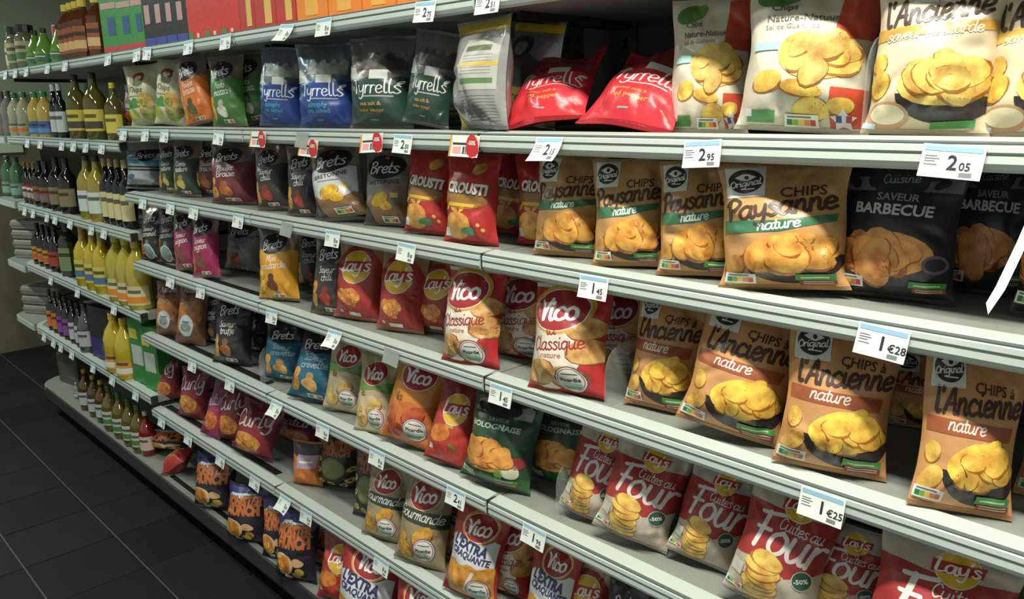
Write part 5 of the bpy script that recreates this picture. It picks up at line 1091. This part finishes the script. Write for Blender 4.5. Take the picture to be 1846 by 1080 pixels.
carton('red_pouch_carton',-2.2004,1.1700,1.8180,0.0795,0.080,0.1435,(186, 44, 36),[('chip_picture', 0.5, 0.1, 0.8, 0.6, (220, 180, 90))],'dark red snack pack with yellow chip picture, first of three from left, top shelf','dark red snack pack with yellow chip picture',4,'carton')
carton('red_pouch_carton',-2.0975,1.1700,1.8180,0.1060,0.080,0.1371,(186, 44, 36),[('chip_picture', 0.5, 0.1, 0.8, 0.6, (220, 180, 90))],'dark red snack pack with yellow chip picture, second of three from left, top shelf','dark red snack pack with yellow chip picture',4,'carton')
carton('red_pouch_carton',-1.9874,1.1700,1.8180,0.0933,0.080,0.1295,(186, 44, 36),[('chip_picture', 0.5, 0.1, 0.8, 0.6, (220, 180, 90))],'dark red snack pack with yellow chip picture, third of three from left, top shelf','dark red snack pack with yellow chip picture',4,'carton')
carton('orange_carton',-1.8606,1.1700,1.8180,0.1321,0.080,0.1246,(232, 130, 34),[('chip_picture', 0.3, 0.12, 0.7, 0.5, (232, 170, 70))],'orange snack pack, first of four from left, top shelf','orange snack pack',4,'carton')
carton('orange_carton',-1.7157,1.1700,1.8180,0.1280,0.080,0.1141,(232, 130, 34),[('chip_picture', 0.3, 0.12, 0.7, 0.5, (232, 170, 70))],'orange snack pack, second of four from left, top shelf','orange snack pack',4,'carton')
carton('orange_carton',-1.5781,1.1700,1.8180,0.1195,0.080,0.1061,(232, 130, 34),[('chip_picture', 0.3, 0.12, 0.7, 0.5, (232, 170, 70))],'orange snack pack, third of four from left, top shelf','orange snack pack',4,'carton')
carton('orange_carton',-1.4370,1.1700,1.8180,0.1354,0.080,0.0988,(232, 130, 34),[('chip_picture', 0.3, 0.12, 0.7, 0.5, (232, 170, 70))],'orange snack pack, fourth of four from left, top shelf','orange snack pack',4,'carton')
carton('green_carton',-3.4128,1.1650,0.4910,0.1150,0.070,0.2807,(50, 130, 56),[('picture', 0.15, 0.3, 0.85, 0.6, (190, 196, 186)), ('band', 0.1, 0.7, 0.6, 0.85, (206, 190, 70))],'green and white snack carton, first of two from left, fifth shelf','green and white snack carton',10,'carton')
carton('green_carton',-3.2804,1.1650,0.4910,0.1089,0.070,0.2719,(50, 130, 56),[('picture', 0.15, 0.3, 0.85, 0.6, (190, 196, 186)), ('band', 0.1, 0.7, 0.6, 0.85, (206, 190, 70))],'green and white snack carton, second of two from left, fifth shelf','green and white snack carton',10,'carton')
carton('dark_carton',-3.8684,1.1700,0.4910,0.2327,0.060,0.2499,(34, 30, 28),[('purple_band', 0.02, 0.02, 0.98, 0.4, (50, 46, 110)), ('mark', 0.4, 0.14, 0.7, 0.3, (170, 170, 190))],'dark pack with purple lower band on the fifth shelf','dark pack with purple lower band',10,'carton')
carton('grey_carton',-4.7705,1.2600,0.1460,0.2173,0.120,0.1678,(74, 70, 62),[('panel', 0.1, 0.2, 0.9, 0.7, (92, 88, 78))],'dim grey carton on the end of the bottom deck','dim grey carton',10,'carton')
tray(-5.2300,1.3000,0.8000,'first grey moulded tray from the bottom of the stack on the fourth end shelf')
tray(-5.2300,1.3000,0.8560,'second grey moulded tray from the bottom of the stack on the fourth end shelf')
tray(-5.2300,1.3000,0.9120,'third grey moulded tray from the bottom of the stack on the fourth end shelf')
tray(-5.2300,1.3000,0.9680,'fourth grey moulded tray from the bottom of the stack on the fourth end shelf')
tray(-5.2300,1.3000,0.4700,'first grey moulded tray from the bottom of the stack on the fifth end shelf')
tray(-5.2300,1.3000,0.5260,'second grey moulded tray from the bottom of the stack on the fifth end shelf')
tray(-5.2300,1.3000,0.5820,'third grey moulded tray from the bottom of the stack on the fifth end shelf')
tag_card(-4.6033,1.8190,0.066,0.041,'white price tag, first from left on the top crisp shelf edge','plain',None,0.004,-2.1,'tags on the top shelf edge')
tag_card(-4.4246,1.8190,0.066,0.041,'white price tag, second from left on the top crisp shelf edge','plain',None,0.004,0.4,'tags on the top shelf edge')
tag_card(-4.2389,1.8190,0.066,0.041,'white price tag, third from left on the top crisp shelf edge','plain',None,0.004,-1.0,'tags on the top shelf edge')
tag_card(-3.9192,1.8190,0.066,0.041,'white price tag, fourth from left on the top crisp shelf edge','plain',None,0.004,0.8,'tags on the top shelf edge')
tag_card(-3.6787,1.8190,0.066,0.041,'white price tag, fifth from left on the top crisp shelf edge','plain',None,0.004,1.0,'tags on the top shelf edge')
tag_card(-3.1864,1.8190,0.066,0.041,'white price tag, sixth from left on the top crisp shelf edge','plain',None,0.004,-3.5,'tags on the top shelf edge')
tag_card(-2.9087,1.8190,0.066,0.041,'white price tag, seventh from left on the top crisp shelf edge','plain',None,0.004,-3.9,'tags on the top shelf edge')
tag_card(-2.8163,1.8190,0.066,0.041,'white price tag, eighth from left on the top crisp shelf edge','plain',None,0.004,2.7,'tags on the top shelf edge')
tag_card(-2.4944,1.8190,0.066,0.041,'white price tag, ninth from left on the top crisp shelf edge','plain',None,0.004,-1.9,'tags on the top shelf edge')
tag_card(-2.2465,1.8190,0.066,0.041,'white price tag, tenth from left on the top crisp shelf edge','plain',None,0.004,-2.1,'tags on the top shelf edge')
tag_card(-1.9052,1.8190,0.066,0.041,'curled white price tag, eleventh from left on the top crisp shelf edge','plain',None,0.020,4.0,'tags on the top shelf edge')
tag_card(-1.7344,1.8190,0.066,0.041,'white price tag, twelfth from left on the top crisp shelf edge','plain',None,0.004,-0.2,'tags on the top shelf edge')
tag_card(-1.3512,1.8190,0.066,0.041,'white price tag reading 2 75, thirteenth from left on top crisp shelf edge','plain',('2', '75'),0.004,2.7,'tags on the top shelf edge')
tag_card(-1.1641,1.8190,0.066,0.041,'white price tag reading 2 51, fourteenth from left on top crisp shelf edge','plain',('2', '51'),0.004,-0.2,'tags on the top shelf edge')
tag_card(-3.1238,1.5535,0.066,0.041,'white price tag, first from left on the second crisp shelf edge','plain',None,0.004,1.1,'tags on the second shelf edge')
tag_card(-2.9182,1.5535,0.066,0.041,'white price tag, second from left on the second crisp shelf edge','plain',None,0.004,-2.8,'tags on the second shelf edge')
tag_card(-2.7501,1.5535,0.066,0.041,'white price tag, third from left on the second crisp shelf edge','plain',None,0.004,1.1,'tags on the second shelf edge')
tag_card(-2.3467,1.5535,0.066,0.041,'white price tag, fourth from left on the second crisp shelf edge','plain',None,0.004,2.9,'tags on the second shelf edge')
tag_card(-2.1037,1.5535,0.088,0.042,'white and red discount tag, fifth from left on the second crisp shelf edge','promo',None,0.004,0.2,'tags on the second shelf edge')
tag_card(-1.8412,1.5355,0.088,0.042,'white and red discount tag, sixth from left on the second crisp shelf edge','promo',None,0.004,1.9,'tags on the second shelf edge')
tag_card(-1.8709,1.5535,0.060,0.038,'empty clear tag holder, seventh from left on the second crisp shelf edge','clear',None,0.004,1.4,'tags on the second shelf edge')
tag_card(-1.5648,1.5535,0.088,0.042,'white and red discount tag, eighth from left on the second crisp shelf edge','promo',None,0.004,-3.5,'tags on the second shelf edge')
tag_card(-1.4454,1.5535,0.066,0.041,'white price tag reading 2 50, ninth from left on second crisp shelf edge','plain',('2', '50'),0.004,2.1,'tags on the second shelf edge')
tag_card(-1.2412,1.5535,0.088,0.042,'white and red discount tag, tenth from left on the second crisp shelf edge','promo',None,0.004,0.7,'tags on the second shelf edge')
tag_card(-1.0099,1.5535,0.066,0.041,'curled white price tag reading 2 15, eleventh from left on second crisp shelf edge','plain',('2', '15'),0.022,-1.6,'tags on the second shelf edge')
tag_card(-0.6905,1.5535,0.066,0.041,'white price tag reading 2 95, twelfth from left on second crisp shelf edge','plain',('2', '95'),0.004,-3.8,'tags on the second shelf edge')
tag_card(-0.3344,1.5535,0.072,0.040,'white price tag reading 2 05, thirteenth from left on second crisp shelf edge','plain',('2', '05'),0.004,2.9,'tags on the second shelf edge')
tag_card(-3.0145,1.3120,0.066,0.041,'white price tag, first from left on the third crisp shelf edge','plain',None,0.004,-0.2,'tags on the third shelf edge')
tag_card(-2.7670,1.3120,0.066,0.041,'white price tag, second from left on the third crisp shelf edge','plain',None,0.004,1.8,'tags on the third shelf edge')
tag_card(-2.5808,1.3120,0.066,0.041,'white price tag, third from left on the third crisp shelf edge','plain',None,0.004,3.0,'tags on the third shelf edge')
tag_card(-2.2708,1.3120,0.066,0.041,'white price tag, fourth from left on the third crisp shelf edge','plain',None,0.004,1.7,'tags on the third shelf edge')
tag_card(-1.9871,1.3120,0.060,0.038,'empty clear tag holder, fifth from left on the third crisp shelf edge','clear',None,0.004,3.4,'tags on the third shelf edge')
tag_card(-1.7570,1.3120,0.066,0.041,'white price tag, sixth from left on the third crisp shelf edge','plain',None,0.004,-0.8,'tags on the third shelf edge')
tag_card(-1.4511,1.3120,0.066,0.041,'white price tag, seventh from left on the third crisp shelf edge','plain',None,0.004,2.4,'tags on the third shelf edge')
tag_card(-0.9028,1.3120,0.066,0.041,'white price tag reading 1 45, eighth from left on third crisp shelf edge','plain',('1', '45'),0.004,-0.4,'tags on the third shelf edge')
tag_card(-0.3964,1.3120,0.068,0.043,'white price tag reading 1 28, ninth from left on third crisp shelf edge','plain',('1', '€28'),0.004,3.5,'tags on the third shelf edge')
tag_card(-2.8407,1.0460,0.066,0.041,'white price tag, first from left on the fourth crisp shelf edge','plain',None,0.004,3.0,'tags on the fourth shelf edge')
tag_card(-2.5947,1.0460,0.066,0.041,'white price tag, second from left on the fourth crisp shelf edge','plain',None,0.004,-3.2,'tags on the fourth shelf edge')
tag_card(-2.1150,1.0460,0.066,0.041,'white price tag, third from left on the fourth crisp shelf edge','plain',None,0.004,-2.9,'tags on the fourth shelf edge')
tag_card(-1.7784,1.0460,0.066,0.041,'curled white price tag, fourth from left on the fourth crisp shelf edge','plain',None,0.020,-2.3,'tags on the fourth shelf edge')
tag_card(-1.5297,1.0460,0.060,0.038,'empty clear tag holder, fifth from left on the fourth crisp shelf edge','clear',None,0.004,3.7,'tags on the fourth shelf edge')
tag_card(-1.1491,1.0460,0.066,0.041,'white price tag reading 1 45, sixth from left on fourth crisp shelf edge','plain',('1', '45'),0.004,-0.5,'tags on the fourth shelf edge')
tag_card(-0.4608,1.0460,0.068,0.043,'white price tag reading 1 25, seventh from left on fourth crisp shelf edge','plain',('1', '€25'),0.004,1.0,'tags on the fourth shelf edge')
tag_card(-2.7320,0.7580,0.066,0.041,'white price tag, first from left on the fifth crisp shelf edge','plain',None,0.004,-1.6,'tags on the fifth shelf edge')
tag_card(-2.4404,0.7580,0.066,0.041,'white price tag, second from left on the fifth crisp shelf edge','plain',None,0.004,0.1,'tags on the fifth shelf edge')
tag_card(-2.1298,0.7580,0.066,0.041,'curled white price tag, third from left on the fifth crisp shelf edge','plain',None,0.020,-0.9,'tags on the fifth shelf edge')
tag_card(-1.8748,0.7580,0.066,0.041,'white price tag, fourth from left on the fifth crisp shelf edge','plain',None,0.004,-1.2,'tags on the fifth shelf edge')
tag_card(-1.6153,0.7580,0.066,0.041,'white price tag, fifth from left on the fifth crisp shelf edge','plain',None,0.004,0.7,'tags on the fifth shelf edge')
tag_card(-1.3057,0.7580,0.066,0.041,'white price tag reading 2 41, sixth from left on fifth crisp shelf edge','plain',('2', '41'),0.004,0.7,'tags on the fifth shelf edge')
tag_card(-1.0563,0.7580,0.066,0.041,'white price tag reading 1 96, seventh from left on fifth crisp shelf edge','plain',('1', '96'),0.004,3.2,'tags on the fifth shelf edge')
tag_card(-3.0932,0.4455,0.066,0.041,'white price tag, first from left on the sixth crisp shelf edge','plain',None,0.004,1.5,'tags on the sixth shelf edge')
tag_card(-2.8442,0.4455,0.066,0.041,'white price tag, second from left on the sixth crisp shelf edge','plain',None,0.004,3.4,'tags on the sixth shelf edge')
tag_card(-2.5776,0.4455,0.066,0.041,'white price tag, third from left on the sixth crisp shelf edge','plain',None,0.004,2.9,'tags on the sixth shelf edge')
tag_card(-2.3269,0.4455,0.066,0.041,'white price tag, fourth from left on the sixth crisp shelf edge','plain',None,0.004,3.9,'tags on the sixth shelf edge')
tag_card(-2.1292,0.4455,0.066,0.041,'curled white price tag, fifth from left on the sixth crisp shelf edge','plain',None,0.020,1.4,'tags on the sixth shelf edge')
tag_card(-2.0075,0.4455,0.066,0.041,'white price tag, sixth from left on the sixth crisp shelf edge','plain',None,0.004,-2.7,'tags on the sixth shelf edge')
tag_card(-1.6234,0.4455,0.066,0.041,'white price tag, seventh from left on the sixth crisp shelf edge','plain',None,0.004,2.9,'tags on the sixth shelf edge')
tag_card(-4.3960,1.4980,0.066,0.041,'white price tag, first from left on the second bottle shelf edge','plain',None,0.004,3.7,'tags on the second shelf edge')
tag_card(-4.1884,1.4980,0.066,0.041,'white price tag, second from left on the second bottle shelf edge','plain',None,0.004,3.2,'tags on the second shelf edge')
tag_card(-3.8700,1.4980,0.066,0.041,'white price tag, third from left on the second bottle shelf edge','plain',None,0.004,0.6,'tags on the second shelf edge')
tag_card(-3.7139,1.4980,0.066,0.041,'white price tag, fourth from left on the second bottle shelf edge','plain',None,0.004,1.7,'tags on the second shelf edge')
tag_card(-3.5606,1.4980,0.066,0.041,'white price tag, fifth from left on the second bottle shelf edge','plain',None,0.004,-2.3,'tags on the second shelf edge')
tag_card(-3.3728,1.4980,0.066,0.041,'white price tag, sixth from left on the second bottle shelf edge','plain',None,0.004,2.7,'tags on the second shelf edge')
tag_card(-4.6329,1.1550,0.066,0.041,'white price tag, first from left on the third bottle shelf edge','plain',None,0.004,0.6,'tags on the third shelf edge')
tag_card(-4.4857,1.1550,0.066,0.041,'white price tag, second from left on the third bottle shelf edge','plain',None,0.004,-1.7,'tags on the third shelf edge')
tag_card(-4.2561,1.1550,0.066,0.041,'white price tag, third from left on the third bottle shelf edge','plain',None,0.004,-3.5,'tags on the third shelf edge')
tag_card(-4.1271,1.1550,0.066,0.041,'white price tag, fourth from left on the third bottle shelf edge','plain',None,0.004,2.8,'tags on the third shelf edge')
tag_card(-3.9095,1.1550,0.066,0.041,'white price tag, fifth from left on the third bottle shelf edge','plain',None,0.004,3.9,'tags on the third shelf edge')
tag_card(-3.6317,1.1550,0.066,0.041,'white price tag, sixth from left on the third bottle shelf edge','plain',None,0.004,-3.3,'tags on the third shelf edge')
tag_card(-3.4777,1.1550,0.066,0.041,'white price tag, seventh from left on the third bottle shelf edge','plain',None,0.004,2.4,'tags on the third shelf edge')
tag_card(-4.3498,0.8370,0.066,0.041,'white price tag, first from left on the fourth bottle shelf edge','plain',None,0.004,-0.7,'tags on the fourth shelf edge')
tag_card(-3.9471,0.8370,0.066,0.041,'white price tag, second from left on the fourth bottle shelf edge','plain',None,0.004,-2.8,'tags on the fourth shelf edge')
tag_card(-3.4786,0.8370,0.066,0.041,'white price tag, third from left on the fourth bottle shelf edge','plain',None,0.004,-1.6,'tags on the fourth shelf edge')
tag_card(-4.6335,0.4920,0.066,0.041,'white price tag, first from left on the fifth bottle shelf edge','plain',None,0.004,2.2,'tags on the fifth shelf edge')
tag_card(-4.4706,0.4920,0.066,0.041,'white price tag, second from left on the fifth bottle shelf edge','plain',None,0.004,3.0,'tags on the fifth shelf edge')
tag_card(-4.3517,0.4920,0.066,0.041,'white price tag, third from left on the fifth bottle shelf edge','plain',None,0.004,-3.6,'tags on the fifth shelf edge')
tag_card(-4.1779,0.4920,0.066,0.041,'white price tag, fourth from left on the fifth bottle shelf edge','plain',None,0.004,0.9,'tags on the fifth shelf edge')
tag_card(-3.8749,0.4920,0.066,0.041,'white price tag, fifth from left on the fifth bottle shelf edge','plain',None,0.004,-3.6,'tags on the fifth shelf edge')
tag_card(-3.6234,0.4920,0.066,0.041,'white price tag, sixth from left on the fifth bottle shelf edge','plain',None,0.004,1.7,'tags on the fifth shelf edge')
tag_card(-3.3514,0.4920,0.066,0.041,'white price tag, seventh from left on the fifth bottle shelf edge','plain',None,0.004,-1.4,'tags on the fifth shelf edge')
divider(-1.3572,1.110,1.50,1.0440,0.130,'clear acrylic divider left of the front red and cream bag')
divider(-0.9020,1.120,1.50,1.0440,0.120,'clear acrylic divider right of the second red and cream bag')
divider(-1.0350,1.130,1.50,0.7560,0.130,'clear curved acrylic divider beside the baked crisp bags')
divider(-0.4674,1.130,1.50,1.5515,0.140,'clear acrylic divider between beige and cream crisp bags')
divider(-2.3160,1.130,1.50,0.7560,0.120,'clear acrylic divider left of the teal bags')

# white paper strip hanging off the second shelf edge at the right
sp = [(-.226, 1.086, 1.545), (-.229, 1.060, 1.50), (-.237, 1.030, 1.445), (-.2475, 1.010, 1.395), (-.2555, 1.0, 1.366)]
vs = []; nn = len(sp)
for k, (x, y, z) in enumerate(sp):
    wd = .0085 if k < nn - 1 else .003
    for dy in (0, .0008):
        vs += [(x - .7 * wd + .226, y + .5 * wd + dy - 1.086, z - 1.545 + (.012 if k == nn - 1 else 0)), (x + .7 * wd + .226, y - .5 * wd + dy - 1.086, z - 1.545)]
fs = []
for k in range(nn - 1):
    a = 4 * k; b = a + 4
    fs += [(a, a + 1, b + 1, b), (a + 3, a + 2, b + 2, b + 3), (a, b, b + 2, a + 2), (a + 1, a + 3, b + 3, b + 1)]
o = MB().add(vs, fs, paper).build('paper_strip', None, (-.226, 1.086, 1.545)); tag(o, 'white paper strip hanging off the second shelf edge at far right', 'paper strip')
MB().box(-.016, .016, -.0035, .001, -.004, .012, paper).build('tape', o)
# red sale card on the top shelf among the bottles
o = MB().bevbox(-.05, .05, 0, .003, 0, .085, mat((214, 196, 170), 'paper'), .001).build('sale_card', None, (-4.0556, 1.20, 1.905), (0, 0, .6)); tag(o, 'small red sale card above the green bottles on the top shelf', 'sign')
MB().box(-.045, .045, -.001, .0005, .004, .08, redp).build('red_panel', o)
T = type_tris('SA', .03); k = .05 / (T[:, :, 0].max() - T[:, :, 0].min()); q = T.reshape(-1, 2) * k
new_obj('lettering', np_mesh('lettering', np.column_stack([q[:, 0], np.full(len(q), -.0016), q[:, 1] + .02]), np.arange(len(q)).reshape(-1, 3), [paper]), o)
MB().box(-.003, .003, 0, .004, -.087, .0, mat((150, 150, 140), 'plastic')).build('stem', o)
# red packet lying on the bottom deck in front of the navy bags
